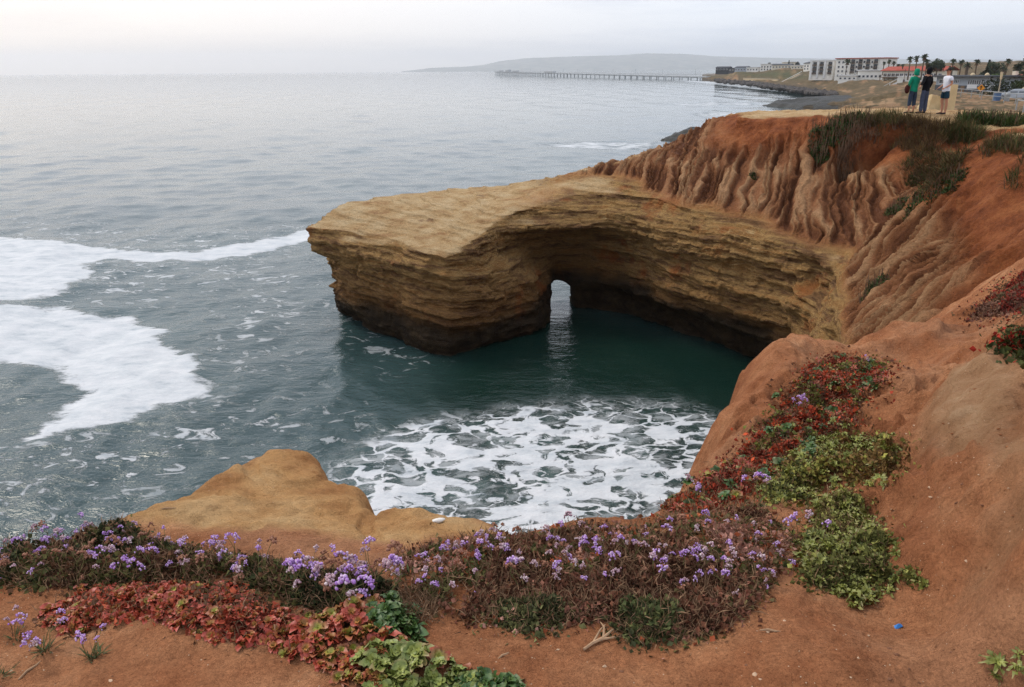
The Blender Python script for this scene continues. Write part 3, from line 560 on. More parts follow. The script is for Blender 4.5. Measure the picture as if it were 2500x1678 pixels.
    # ripples; they shrink with distance from where one stands on the shore
    sx = m.n('ShaderNodeVectorMath', operation='LENGTH'); m.l(p, sx.inputs[0]); dist = sx.outputs['Value']
    w1 = m.noise(m.mapv(p, (1, 1.5, 1)), 1.5, 6, .6, .4); w2 = m.noise(m.mapv(p, (.16, .42, 1)), 1.0, 6, .68, .3)
    
    def bumpd(h, d, st, nrm=None):
        n = m.n('ShaderNodeBump'); m.l(h, n.inputs['Height']); n.inputs['Distance'].default_value = d; m.setv(n.inputs['Strength'], st)
        if nrm is not None: m.l(nrm, n.inputs['Normal'])
        return n.outputs[0]
    nb = bumpd(w1, .13, m.math('MULTIPLY', m.math('DIVIDE', 14, m.math('ADD', dist, 8), clamp=True), 1.0)); nb = bumpd(w2, .8, m.math('DIVIDE', 9, m.math('ADD', dist, 20), clamp=True), nb)
    nb = m.bump(m.math('MULTIPLY', foam, m.math('ADD', .5, m.noise(m.mapv(p, (.7, 1.3, 1)), 1.3, 8, .7))), .12, .5, nb); m.normal(nb)
    return m.m
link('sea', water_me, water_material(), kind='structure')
# ================================================================== the coast beyond
class MB:                                   # collects boxes, tubes and free faces with material slots
    def __init__(s): s.v = []; s.f = []; s.m = []
    def add(s, V, Fs, mi=0):
        o = len(s.v); s.v += [tuple(map(float, p)) for p in V]; s.f += [tuple(i + o for i in f) for f in Fs]; s.m += [mi] * len(Fs); return s
    def box(s, x0, x1, y0, y1, z0, z1, mi=0):
        return s.add([(x, y, z) for z in (z0, z1) for y in (y0, y1) for x in (x0, x1)], [(0, 2, 3, 1), (4, 5, 7, 6), (0, 1, 5, 4), (2, 6, 7, 3), (0, 4, 6, 2), (1, 3, 7, 5)], mi)
    def tube(s, pts, rad, n=5, mi=0, cap=True):
        pts = [Vector(p) for p in pts]; rad = rad if hasattr(rad, '__len__') else [rad] * len(pts); V = []; Fs = []
        for i, p in enumerate(pts):
            t = (pts[min(i + 1, len(pts) - 1)] - pts[max(i - 1, 0)]).normalized(); a = t.orthogonal().normalized() if i == 0 else (a - t * a.dot(t)).normalized(); b = t.cross(a)
            V += [p + (a * math.cos(2 * math.pi * k / n) + b * math.sin(2 * math.pi * k / n)) * rad[i] for k in range(n)]
        for i in range(len(pts) - 1):
            Fs += [(i * n + k, i * n + (k + 1) % n, (i + 1) * n + (k + 1) % n, (i + 1) * n + k) for k in range(n)]
        if cap: Fs += [tuple(range(n))[::-1], tuple((len(pts) - 1) * n + k for k in range(n))]
        return s.add(V, Fs, mi)
    def blob(s, c, r, mi=0, sub=1, jit=.25, sq=(1, 1, 1)):
        bm = bmesh.new(); bmesh.ops.create_icosphere(bm, subdivisions=sub, radius=1)
        V = []
        for v in bm.verts:
            k = r * (1 + random.uniform(-jit, jit)); V.append((c[0] + v.co.x * k * sq[0], c[1] + v.co.y * k * sq[1], c[2] + v.co.z * k * sq[2]))
        Fs = [tuple(w.index for w in f.verts) for f in bm.faces]; bm.free(); return s.add(V, Fs, mi)
    def mesh(s, name, smooth=False):
        me = bpy.data.meshes.new(name); me.from_pydata(s.v, [], s.f); me.polygons.foreach_set('material_index', s.m)
        if smooth: me.polygons.foreach_set('use_smooth', [True] * len(s.f))
        me.update(); return me
    def build(s, name, mats, parent=None, loc=None, rot=None, smooth=False, **k):
        me = s.mesh(name, smooth)
        return link(name, me, mats, parent, loc, rot, **k)

# ------------------------------------------------------------------ far land sheet
FAR_T = [ # (pixel x, pixel y, depth)
 (1690,188,780),(1740,177,700),(1790,177,640),(1830,178,600),(1880,173,560),(1930,172,520),(1985,186,430),(2040,192,400),(2100,195,370),(2150,197,330),
 (1760,194,700),(1830,196,560),(1900,200,470),(1960,204,400),(2030,212,330),(2075,198,300),(2120,204,280),(2085,216,275),(2060,228,262),(2140,214,250),
 (2200,208,240),(2260,214,225),(2330,222,205),(2420,226,190),(2500,232,170),(2600,236,170),(2700,240,160),
 (2200,222,190),(2120,232,205),(2180,238,165),(2120,250,172),(2060,243,215),(2000,243,235),(2170,256,150),(2240,246,120),(2290,236,135),
 (2330,236,118),(2400,243,104),(2470,249,92),(2560,258,86),(2330,250,84),(2400,254,76),(2470,262,68),(2560,280,60),(2650,300,52),
 (2218,234,80),(2200,246,76),(2250,240,80),(2190,262,66),(2240,262,58),(2300,262,62),(2350,262,60),(2420,264,57),(2500,284,50),(2580,300,46),
 (2330,292,53),(2400,300,50),(2250,300,50),(2480,312,46),(2300,330,44),(2400,345,42),(2500,360,40),(2600,360,40)]
AZ = lambda p: (math.degrees(math.atan2(p[0], p[1])), 22 * math.log(math.hypot(p[0], p[1])))
FARP = [at_t(*p) for p in FAR_T]
FARC = [(*AZ(p), p[2]) for p in FARP] + [(17,22*math.log(900),8),(25,22*math.log(900),12),(40,22*math.log(900),16),(35,22*math.log(420),10),(42,22*math.log(300),8)]
FARH = RBF(FARC, c=.6, lam=.02)
SHORE = [at_z(a, b, 0)[:2] for a, b in [(1640,191.5),(1700,195),(1770,202),(1830,207),(1880,214),(1930,221),(1985,229),(2040,236)]] + [at_z(1985,246,0)[:2], at_z(1900,254,0)[:2], at_z(1960,266,0)[:2], at_z(2100,271,0)[:2], at_z(2170,272,0)[:2], (30,88), (26,66), (24,54), (22,46), (19,40), (20,34), (30,31), (60,32), (300,200), (900,900), (300,1100)]
ang = np.radians(np.r_[np.arange(13, 44, .08), np.arange(44, 70, .5)]); rr = np.exp(np.arange(math.log(36.5), math.log(1000), .011))
A_, R_ = np.meshgrid(ang, rr); gx = R_ * np.sin(A_); gy = R_ * np.cos(A_)
def far_height(gx, gy):
    Rr = np.hypot(gx, gy); h = FARH(np.degrees(np.arctan2(gx, gy)), 22 * np.log(Rr))
    d = poly_sd(SHORE, gx, gy) / (.012 * Rr) + .8 * fbm(np.degrees(np.arctan2(gx, gy)) * 1.5, np.log(Rr) * 14, o=4, s=301)
    h = np.minimum(h, -1.2 + np.clip(d + .6, -2, None) * np.clip(.0075 * Rr, 1.0, 2.2) * 1.3)
    sh = sstep(.2, -.3, np.abs(Rr - 205) / 60 - .5) * 0
    return h + .006 * Rr ** .75 * fbm(np.degrees(np.arctan2(gx, gy)) * 2.2, np.log(Rr) * 22, o=4, s=302), d
gz, gd = far_height(gx, gy)
V = np.stack([gx, gy, gz], -1).reshape(-1, 3); Q = grid_quads(*gx.shape)[:, ::-1]
keep = (V[Q, 2].max(1) > -.4)
AD = np.degrees(A_); veg = sstep(-.15, .2, fbm(AD * 2.5, np.log(R_) * 20, o=4, s=303) + .35 * sstep(140, 200, R_) - .30 * sstep(60, 50, R_))
GREEN = [at_t(*p)[:2] for p in [(1720,180,740),(1800,178,640),(1870,174,570),(1960,178,500),(1990,188,440),(1960,198,420),(1880,196,500),(1800,194,600)]]
gr = np.maximum(.75 * sstep(-6, 14, poly_sd(GREEN, gx, gy)), .0)
V, Q, at_ = compact(V, Q, keep, dict(veg=(.35 + veg * .6).ravel(), green=gr.ravel()))
def far_material():
    m = Mat('bluff_soil', .95, .1); p = m.pos(); sx = m.n('ShaderNodeSeparateXYZ'); m.l(p, sx.inputs[0])
    soil = m.ramp(m.noise(p, .12, 6, .65), [(.3, srgb(128, 94, 68)), (.5, srgb(160, 124, 92)), (.7, srgb(184, 154, 118))])
    vg = m.ramp(m.noise(p, .3, 6, .65), [(.3, srgb(66, 60, 42)), (.55, srgb(100, 86, 62)), (.75, srgb(132, 108, 80))])
    gg = m.ramp(m.noise(p, .15, 6, .65), [(.3, srgb(44, 56, 36)), (.6, srgb(74, 86, 52)), (.8, srgb(120, 100, 72))])
    c = m.mix(m.attr('veg'), soil, vg); c = m.mix(m.attr('green'), c, gg)
    rock = m.ramp(m.noise(m.mapv(p, (.1, .1, 2)), 1.2, 5, .6), [(.3, srgb(44, 42, 36)), (.6, srgb(92, 80, 64)), (.8, srgb(128, 108, 84))])
    c = m.mix(m.smooth(2.2, .9, sx.outputs[2]), c, rock); m.color(c); m.normal(m.bump(m.noise(p, .8, 6, .7), .5, .6)); return m.m
link('bluff', mesh_np('bluff', V, Q, at_), far_material(), kind='structure')
def gz_at(x, y): return float(far_height(np.array([[x]]), np.array([[y]]))[0][0, 0])

# dark rock shelf and rocks at the water's edge
M_DARKROCK = (lambda m: (m.color(m.ramp(m.noise(m.mapv(m.pos(), (.15, .15, 2)), 2.0, 6, .7), [(.3, srgb(24, 24, 18)), (.6, srgb(46, 42, 32)), (.8, srgb(78, 68, 50))])), m.normal(m.bump(m.noise(m.pos(), 2, 6, .7), .3, .8)), m.m)[2])(Mat('dark_wet_rock', .6, .4))
def shelf(name, pts, z1, label, res=.5, soft=3.0):
    P = np.array([at_z(a, b, 0)[:2] for a, b in pts]); c = P.mean(0); lo = P.min(0) - 3; hi = P.max(0) + 3
    X, Y = np.meshgrid(np.arange(lo[0], hi[0], res), np.arange(lo[1], hi[1], res), indexing='ij'); d = poly_sd(P, X, Y) + soft * .9 * fbm(X * .25 / res * .5, Y * .25 / res * .5, o=4, s=77)
    st = z1 * (sstep(-.3, .5, d / soft) * .45 + sstep(.6, 1.2, d / soft) * .3 + sstep(1.5, 2.0, d / soft) * .25); Z = -.7 + st + .7 * sstep(-.6, .0, d / soft) + .22 * z1 * fbm(X * .3, Y * .3, o=5, s=78)
    V = np.stack([X - c[0], Y - c[1], Z], -1).reshape(-1, 3); Q = grid_quads(*X.shape); Q = Q[V[Q, 2].max(1) > -.5]; V, Q, _ = compact(V, Q, slice(None))
    return link(name, mesh_np(name, V, Q), M_DARKROCK, None, (c[0], c[1], 0), label=label, category='rock')
shelf('rock_shelf', [(1878,258),(1900,253),(1960,250),(2020,249),(2100,248),(2200,248),(2290,255),(2280,268),(2180,272),(2080,271),(1990,268),(1940,264)], 1.9, 'long dark flat rock shelf reaching into the sea left of the people', .8, 4.0)
shelf('sea_rock', [(1615,344),(1640,338),(1665,334),(1700,334),(1760,338),(1760,348),(1690,351),(1650,349)], 1.5, 'black rock rising from the sea behind the sloping red ridge', .3, 1.6)

# ------------------------------------------------------------------ far headland
px_ = np.linspace(1000, 2900, 330); prof = np.interp(px_, [1000,1040,1070,1150,1190,1225,1290,1400,1500,1560,1650,1720,1800,1900,2000,2150,2300,2500,2900], [.0,4,8,10,14,22,29,32,34,38,36,30,27,24,22,20,18,16,14])
HD = 12300.; vr = []
hv = np.array([-.05, 0, .12, .3, .55, .8, 1., .9]); yo = np.array([-900, -700, -500, -250, 100, 500, 1000, 1800])
X = np.zeros((len(hv), len(px_))); Y = X.copy(); Z = X.copy()
for i, (a, b) in enumerate(zip(hv, yo)):
    D = HD + b; X[i] = (px_ - 1250) / F_PX * D; Y[i] = D
    Z[i] = prof / F_PX * HD * a * (1 + .25 * fbm(px_ / 30, np.full(len(px_), i * .8), o=4, s=401) * (a > 0) * (a < 1)) + (9.5 * a if 1 else 0) + 2.5 * fbm(px_ / 9, np.full(len(px_), i * 1.), o=3, s=402) * (a > .05)
M_HILL = (lambda m: (m.color(m.ramp(m.noise(m.pos(), .006, 7, .7), [(.35, srgb(96, 100, 92)), (.6, srgb(142, 138, 126)), (.75, srgb(186, 182, 174))])), m.m)[1])(Mat('hill_scrub', .95, .1))
link('hills', mesh_np('hills', np.stack([X, Y, Z], -1).reshape(-1, 3), grid_quads(*X.shape)[:, ::-1]), M_HILL, kind='structure')

# ------------------------------------------------------------------ materials for the town
M_WHITE = flat('white_stucco', srgb(236, 231, 220), .85, .2, .05, .4); M_CREAM = flat('cream_stucco', srgb(222, 212, 190), .85, .2, .06, .4)
M_GREYW = flat('grey_blue_siding', srgb(168, 174, 180), .8, .2, .05, .6); M_DGREY = flat('dark_grey_shingle', srgb(82, 84, 88), .9, .2, .1, .8)
M_REDT = flat('red_roof_tile', srgb(164, 78, 62), .85, .2, .12, 1.2); M_GLASS = flat('dark_window_glass', srgb(52, 54, 58), .15, .5, .2, .5)
M_TRIM = flat('white_trim', srgb(226, 224, 220), .7, .3, .03, 1); M_BRN = flat('brown_timber', srgb(120, 98, 78), .85, .2, .15, 1.5); M_DHOUSE = flat('dark_timber_siding', srgb(66, 66, 68), .85, .2, .1, .5)
M_CONC = flat('pale_concrete', srgb(188, 172, 148), .9, .2, .08, .4); M_TANW = flat('tan_wall', srgb(206, 184, 148), .9, .2, .06, .3); M_PIER = flat('grey_pier_concrete', srgb(178, 180, 182), .9, .2, .1, .2)
M_METAL = flat('grey_metal', srgb(150, 152, 150), .5, .5, .08, 2)
WIN_CACHE = {}
def window(parent, x, z, w, h, y=0, mull=1, name='window'):
    key = (round(w, 2), round(h, 2), mull)
    if key not in WIN_CACHE:
        f = MB(); t = min(.12, w * .09); f.box(-w/2, -w/2 + t, -.10, .02, 0, h).box(w/2 - t, w/2, -.10, .02, 0, h).box(-w/2 + t, w/2 - t, -.10, .02, 0, t).box(-w/2 + t, w/2 - t, -.10, .02, h - t, h)
        for i in range(1, mull): f.box(-w/2 + w * i / mull - t/3, -w/2 + w * i / mull + t/3, -.08, .0, t, h - t)
        fm = f.mesh('window_frame'); g = MB().box(-w/2 + t*.8, w/2 - t*.8, -.04, .01, t*.8, h - t*.8).mesh('pane'); fm.materials.append(M_TRIM); g.materials.append(M_GLASS)
        WIN_CACHE[key] = (fm, g)
    fm, g = WIN_CACHE[key]
    o = link(name, fm, None, parent, (x, y, z)); link('pane', g, None, o); return o
def balcony(parent, x, z, w, h, d=.9):
    o = MB().box(-w/2, w/2, -.03, .02, .0, h).build('balcony_opening', [M_GLASS], parent, (x, 0, z))
    k = MB().box(-w/2 - .1, w/2 + .1, -d, 0, -.15, .0); n = 7
    for i in range(n): k.box(-w/2 + w * i / (n - 1) - .03, -w/2 + w * i / (n - 1) + .03, -d, -d + .06, 0, h * .36)
    k.box(-w/2 - .1, w/2 + .1, -d - .02, -d + .08, h * .36, h * .4)
    k.build('balcony_rail', [M_BRN], o)
def house(name, label, px0, px1, pt, pb, d0, d1, deep, wall, roof='flat', roofm=None, group=None, over=.3, roof_h=.5, cat='building', sink=2.0):
    """a building whose front runs between two sight lines; pt, pb: pixel rows of its eaves and foot"""
    A = at_t(px0, pb, d0); B = at_t(px1, pb, d1); w = math.hypot(B[0] - A[0], B[1] - A[1]); dm = (d0 + d1) / 2
    h = (pb - pt) / F_PX * dm; z0 = (A[2] + B[2]) / 2; yaw = math.atan2(B[1] - A[1], B[0] - A[0])
    t = thing(name, label, cat, ((A[0] + B[0]) / 2, (A[1] + B[1]) / 2, z0), (0, 0, yaw), group=group)
    MB().box(-w/2, w/2, 0, deep, -sink, h).build('wall', [wall], t)
    r = MB(); rm = roofm or M_DGREY
    if roof == 'flat': r.box(-w/2 - over, w/2 + over, -over, deep + over, h + .004, h + roof_h)
    elif roof == 'gable':
        r.add([(-w/2-over, -over, h), (w/2+over, -over, h), (w/2+over, deep/2, h+roof_h), (-w/2-over, deep/2, h+roof_h), (-w/2-over, deep+over, h), (w/2+over, deep+over, h),
               (-w/2-over, -over, h+.12), (w/2+over, -over, h+.12), (w/2+over, deep/2, h+roof_h+.12), (-w/2-over, deep/2, h+roof_h+.12), (-w/2-over, deep+over, h+.12), (w/2+over, deep+over, h+.12)],
              [(0,1,2,3),(3,2,5,4),(6,9,8,7),(9,10,11,8),(0,6,7,1),(4,5,11,10),(0,3,9,6),(3,4,10,9),(1,7,8,2),(2,8,11,5)])
    else:  # hip
        i = min(w, deep) * .4
        r.add([(-w/2-over,-over,h),(w/2+over,-over,h),(w/2+over,deep+over,h),(-w/2-over,deep+over,h),(-w/2+i,deep/2,h+roof_h),(w/2-i,deep/2,h+roof_h)],[(0,1,5,4),(1,2,5),(2,3,4,5),(3,0,4),(3,2,1,0)])
    r.build('roof', [rm], t)
    return t, w, h
# white four-storey apartments
t, w, h = house('apartment_building', 'largest white four-storey apartment block with a red roof edge', 2036, 2160, 147, 197, 385, 370, 14, M_WHITE, 'flat', M_REDT, over=.5, roof_h=.45)
K = w / 124.
for c in (2079, 2097, 2115.5, 2134):
    for r_ in (150, 161, 171): balcony(t, (c - 2098) * K, (197 - r_ - 7) / 50 * h, 1.9, 1.7)
for c in (2044, 2054, 2064, 2088, 2106, 2125):
    for r_ in (151, 162, 172, 182): window(t, (c - 2098) * K, (197 - r_ - 6) / 50 * h, .95, 1.05)
for c in (2079, 2097, 2115.5, 2134): MB().box(-1.15, -1.0, -.5, 0, 0, h * .9).box(1.0, 1.15, -.5, 0, 0, h * .9).build('pier_wall', [M_WHITE], t, ((c - 2098) * K, 0, h * .1))
t, w, h = house('apartment_building', 'smaller white three-storey apartment block left of the largest one', 1975, 2033, 151, 186, 400, 392, 12, M_WHITE, 'flat', M_TRIM, over=.3, roof_h=.4)
K = w / 58.
for c in (1987, 2003.5, 2024):
    for r_ in (154, 164, 173): balcony(t, (c - 2004) * K, (186 - r_ - 7.5) / 35 * h, 1.9, 1.6)
for c in (1979, 1995, 2012): MB().box(-.45, .45, -.35, 0, -1, h * .98).build('pier_wall', [M_TRIM], t, ((c - 2004) * K, 0, 0))
# low white terrace building
t, w, h = house('terrace_building', 'low white building with flat roofs below the largest apartment block', 2092, 2152, 174, 197, 340, 335, 9, M_WHITE, 'flat', M_TRIM, over=.6, roof_h=.35)
for i in range(6): window(t, -w/2 + w * (i + .5) / 6, .3 * h, 1.1, 1.0)
t, w, h = house('terrace_building', 'small white flat-roofed annex left of the low terrace building', 2046, 2090, 186, 197, 342, 338, 6, M_WHITE, 'flat', M_TRIM, over=.4, roof_h=.3)
for i in range(4): window(t, -w/2 + w * (i + .5) / 4, .25 * h, 1.0, .8)
# long building with a red tiled roof
t, w, h = house('long_building', 'long two-storey cream building with a red tiled roof', 2152, 2300, 175, 206, 290, 275, 12, M_CREAM, 'gable', M_REDT, over=.8, roof_h=1.4)
for i in range(14): window(t, -w/2 + w * (i + .6) / 14.4, .55 * h, 1.3, 1.2, mull=2)
for i in range(9): window(t, -w/2 + w * (i + .6) / 9.4, .06 * h, 1.0, 1.3)
d_ = MB()
for i in range(5): d_.box(-w/2 + i * 1.6, -w/2 + i * 1.6 + .18, -2.2, -2.0, -1, h * .52)
d_.box(-w/2 - .2, -w/2 + 6.8, -2.3, 0, h * .5, h * .55).box(-w/2 - .2, -w/2 + 6.8, -2.3, -2.2, h * .68, h * .71); d_.build('timber_deck', [M_BRN], t)
# white lower wing with a ramp
t, w, h = house('white_wing', 'plain white lower wing in front of the red-roofed building', 2188, 2282, 189, 212, 262, 255, 7, M_WHITE, 'flat', M_TRIM, over=.2, roof_h=.2)
for x_ in (-.32, -.05, .2, .36): window(t, x_ * w, .35 * h, .7, 1.2)
t = thing('stair_ramp', 'white ramp with railings running down beside the white wing', 'ramp', at_t(2188, 213, 250), (0, 0, -.5))
r_ = MB(); r_.add([(-4,0,-.8),(0,0,1.6),(0,1.2,1.6),(-4,1.2,-.8),(-4,0,-1.1),(0,0,-1.1),(0,1.2,-1.1),(-4,1.2,-1.1)],[(0,1,2,3),(0,4,5,1),(3,2,6,7),(1,5,6,2),(0,3,7,4)]); r_.build('ramp_slab',[M_TRIM],t)
for s_ in (0, 1.2): MB().tube([(-4, s_, .1), (0, s_, 2.5)], .06).tube([(-4, s_, -.8), (-4, s_, .1)], .05).tube([(-2, s_, .4), (-2, s_, 1.3)], .05).tube([(0, s_, 1.6), (0, s_, 2.5)], .05).build('railing', [M_TRIM], t)
# grey-blue building with an overhanging roof
t, w, h = house('grey_building', 'long grey-blue building with a dark overhanging flat roof behind the people', 2282, 2408, 190, 224, 205, 190, 10, M_GREYW, 'flat', M_DGREY, over=1.4, roof_h=.35)
MB().box(-w/2 - .05, w/2 + .05, -.12, .0, -1, .42 * h).build('dark_base', [M_DGREY], t)
K = w / 126.
window(t, (2298 - 2345) * K, .52 * h, 2.2, 1.1, mull=2)
o = window(t, (2334 - 2345) * K, .55 * h, 1.7, .9, mull=3)
for i in range(7): window(t, (2364 + i * 5.2 - 2345) * K, .52 * h, .46, .95)
MB().box(-.6, .6, -.16, 0, 0, .4 * h).build('door', [M_BRN], t, ((2352 - 2345) * K, -.05, 0))
for x_ in (-.05, .22): MB().blob((0, 0, 0), .55, 0, 2, .05).build('roof_dome', [M_TANW], t, (x_ * w, 4, h + .4), smooth=True)
# tan house with red roof at the right edge
t, w, h = house('tan_house', 'tan house with a red roof at the right edge of the town', 2450, 2540, 192, 222, 205, 195, 9, M_CREAM, 'hip', M_REDT, over=.6, roof_h=1.2)
MB().box(-.5, .5, -.4, .6, 0, 2.2).build('chimney', [M_CREAM], t, (-w/2 + 1.6, 1, h - .6))
for i in range(4): window(t, -w/2 + w * (i + .6) / 4.2, .35 * h, 1.0, 1.0)
# houses along the far bluff
for nm, lb, a, b, pt, pb, d, wl, rf, rm, n in [
 ('dark_house', 'dark house standing alone at the left end of the bluff', 1747, 1778, 166, 176, 690, M_DHOUSE, 'gable', M_DGREY, 4),
 ('dark_house', 'low dark wing right of the lone dark house on the bluff', 1779, 1792, 168, 177, 670, M_DHOUSE, 'flat', M_DGREY, 2),
 ('grey_house', 'grey two-storey house second from the left end of the bluff', 1793, 1820, 166, 178, 640, M_GREYW, 'gable', M_DGREY, 4),
 ('white_house', 'small white house right of the grey house on the bluff', 1822, 1850, 166, 178, 610, M_WHITE, 'flat', M_TRIM, 4),
 ('white_house', 'taller white house behind the long grey roof', 1856, 1884, 158, 173, 590, M_WHITE, 'flat', M_TRIM, 4),
 ('long_grey_house', 'long low house with a grey roof in the middle of the bluff', 1884, 1930, 160, 171, 560, M_CREAM, 'gable', M_DGREY, 6),
 ('cream_house', 'cream house above the light stairway', 1931, 1960, 161, 172, 530, M_CREAM, 'flat', M_TRIM, 4),
 ('dark_roof_house', 'dark-roofed house just left of the smaller apartment block', 1961, 1982, 156, 172, 500, M_WHITE, 'gable', M_DGREY, 3),
 ('cream_house', 'pale house with a raised block behind the long grey roof', 1908, 1922, 153, 165, 600, M_CREAM, 'flat', M_TRIM, 2)]:
    t, w, h = house(nm, lb, a, b, pt, pb, d, d - 6, 9, wl, rf, rm, group='houses along the far bluff', over=.4, roof_h=.9 if rf == 'gable' else .35, cat='house')
    for i in range(n): window(t, -w/2 + w * (i + .5) / n, .45 * h, w / n * .5, h * .3)
    if nm != 'dark_house' and h > 4:
        for i in range(n): window(t, -w/2 + w * (i + .5) / n, .08 * h, w / n * .5, h * .26)
# sea wall, stairway, boulders
A = at_t(1815, 204, 545); B = at_t(1899, 207, 480); L = math.hypot(B[0]-A[0], B[1]-A[1])
t = thing('sea_wall', 'long pale tan retaining wall above the boulders', 'wall', A, (0, 0, math.atan2(B[1]-A[1], B[0]-A[0])))
for i in range(8): MB().box(L * i / 8 + .05, L * (i + 1) / 8 - .05, -.4, .6, -1.0, 3.2).build('wall_panel', [M_TANW], t)
MB().box(-.2, L + .2, -.6, .8, 3.204, 3.5).build('coping', [M_CONC], t)
A = Vector(at_t(1906, 206, 455)); B = Vector(at_t(1956, 180, 470)); t = thing('stairway', 'pale concrete stairway climbing the bluff right of the retaining wall', 'stairs', A)
D_ = B - A
n = 16
for i in range(n):
    p0 = D_ * (i / n); MB().box(0, D_.x / n + .05, -.6, 2.2, -2.0, D_.z / n).build('step', [M_CONC], t, p0)
MB().tube([(0, -.6, 1.2), D_ + Vector((0, -.6, 1.2))], .12).build('railing', [M_TRIM], t)
M_BOULD = flat('grey_boulder', srgb(84, 78, 74), .9, .2, .25, .5)
bo = MB()
for i in range(520):
    u = random.random(); a = np.interp(u, [0, .2, .5, .8, 1], [1745, 1790, 1880, 1960, 2040]); b = np.interp(a, [1745,1770,1830,1880,1930,1985,2040], [199,201.5,206.5,213.5,220.5,228.5,234]) - random.uniform(-.5, 6) 
    P = at_t(a, b, 0 + 9.5 * F_PX / max(b + random.uniform(.5, 3.5) - (171.5 - (a - 1250) * .0073), 8) * .97); 
    bo.blob((P[0], P[1], max(P[2], -.2)), random.uniform(.7, 1.7), 0, 1, .3, (1, 1, .7))
bo.build('boulders', [M_BOULD], kind='stuff', label='heap of dark grey boulders along the foot of the bluff', category='boulders')
# ------------------------------------------------------------------ pier
E = Vector(at_t(1211, 175.0, 1900)); Rt = Vector(at_t(1735, 187, 720)); D_ = Rt - E; L = D_.length
t = thing('pier', 'long grey fishing pier running out over the sea on many piles', 'pier', E, (0, 0, math.atan2(D_.y, D_.x))); sl_ = D_.z / math.hypot(D_.x, D_.y)
def py_(x): return sl_ * x
MB().add([(x, y, py_(x) + z) for x in (0, L) for y in (-4, 4) for z in (-.9, .1)], [(0,1,3,2),(4,6,7,5),(0,4,5,1),(2,3,7,6),(1,5,7,3),(0,2,6,4)]).build('deck', [M_PIER], t)
for y_ in (-4, 4): MB().add([(x, y_ + q, py_(x) + z) for x in (0, L) for q in (-.1, .1) for z in (1.1, 1.5)], [(0,1,3,2),(4,6,7,5),(0,4,5,1),(2,3,7,6),(1,5,7,3),(0,2,6,4)]).build('railing', [M_PIER], t)
n = 56
for i in range(n):
    x_ = L * (i + .3) / n; zt = py_(x_) - 1.1; b_ = MB()
    for y_ in (-3.2, 3.2): b_.tube([(0, y_, -E.z - py_(x_) - 1 + zt * 0 - 0), (0, y_, -1.1)], .5, 6)
    b_.box(-.4, .4, -4, 4, -1.6, -1.1); b_.build('pile_bent', [M_PIER], t, (x_, 0, py_(x_)))
for x_, w_, h_ in ((70, 24, 2.6), (150, 34, 3.2), (185, 10, 4.5), (240, 50, 2.6), (560, 70, 2.4)): MB().box(0, w_, -3, 3, .2, h_).build('pier_building', [M_PIER], t, (x_, 0, py_(x_)))
for i in range(14): x_ = L * (i + .5) / 14; MB().tube([(0, 3.6, .2), (0, 3.6, 6)], .18, 4).build('lamp_post', [M_PIER], t, (x_, 0, py_(x_)))

# ------------------------------------------------------------------ palms and trees of the town
M_FROND = flat('palm_frond', srgb(66, 74, 52), .8, .2, .3, 2); M_TRUNK = flat('palm_trunk', srgb(104, 90, 76), .9, .1, .2, 3); M_SKIRT = flat('dry_palm_skirt', srgb(104, 84, 62), .9, .1, .2, 3)
M_LEAF = flat('dark_tree_leaf', srgb(54, 64, 44), .85, .2, .35, 1.5); M_LEAF2 = flat('green_tree_leaf', srgb(76, 92, 50), .85, .2, .3, 1.5)
def frond(mb, base, dirv, L, droop, w, mi, seg=4):
    d = Vector(dirv).normalized(); side = d.cross(Vector((0, 0, 1)));
    if side.length < .1: side = Vector((1, 0, 0))
    side.normalize(); pts = []
    for i in range(seg + 1):
        s = i / seg; p = Vector(base) + d * L * s + Vector((0, 0, -droop * L * s * s)); pts.append((p, w * (1 - .85 * s) * (.5 + 1.5 * min(s * 3, 1)) / 2))
    V = []; Fs = []
    for p, q in pts: V += [p - side * q - Vector((0, 0, q * .5)), p, p + side * q - Vector((0, 0, q * .5))]
    for i in range(seg): a = i * 3; Fs += [(a, a+1, a+4, a+3), (a+1, a+2, a+5, a+4)]
    mb.add(V, Fs, mi)
def palm(name, label, px, pt, pb, d, kind='fan', group='palms of the town'):
    P = at_t(px, pb, d); H = (pb - pt) / F_PX * d; t = thing(name, label, 'palm tree', P, (0, 0, random.uniform(0, 6)), group=group)
    lean = Vector((random.uniform(-.03, .03) * H, random.uniform(-.03, .03) * H, 0)); cr = .16 * H + .5 if kind == 'fan' else .42 * H; th = H - cr * (.75 if kind == 'fan' else .7)
    MB().tube([(0, 0, -2), (lean.x * .3, lean.y * .3, th * .5), (lean.x, lean.y, th)], [.24, .18, .16] if kind == 'fan' else [.45, .4, .42], 6, 0).build('trunk', [M_TRUNK], t)
    c = MB(); n = 34 if kind == 'fan' else 46
    for i in range(n):
        a = random.uniform(0, 6.28); e = random.uniform(-.35, 1.2); L = cr * random.uniform(.75, 1.05)
        frond(c, lean + Vector((0, 0, th)), (math.cos(a) * math.cos(e), math.sin(a) * math.cos(e), math.sin(e)), L, .25 + .3 * random.random(), L * (.42 if kind == 'fan' else .2), 0)
    c.build('crown', [M_FROND], t)
    if kind == 'fan':
        s = MB()
        for i in range(12): a = i * .52; frond(s, lean + Vector((0, 0, th)), (math.cos(a) * .5, math.sin(a) * .5, -.9), cr * .9, .1, cr * .3, 0)
        s.build('dry_skirt', [M_SKIRT], t)
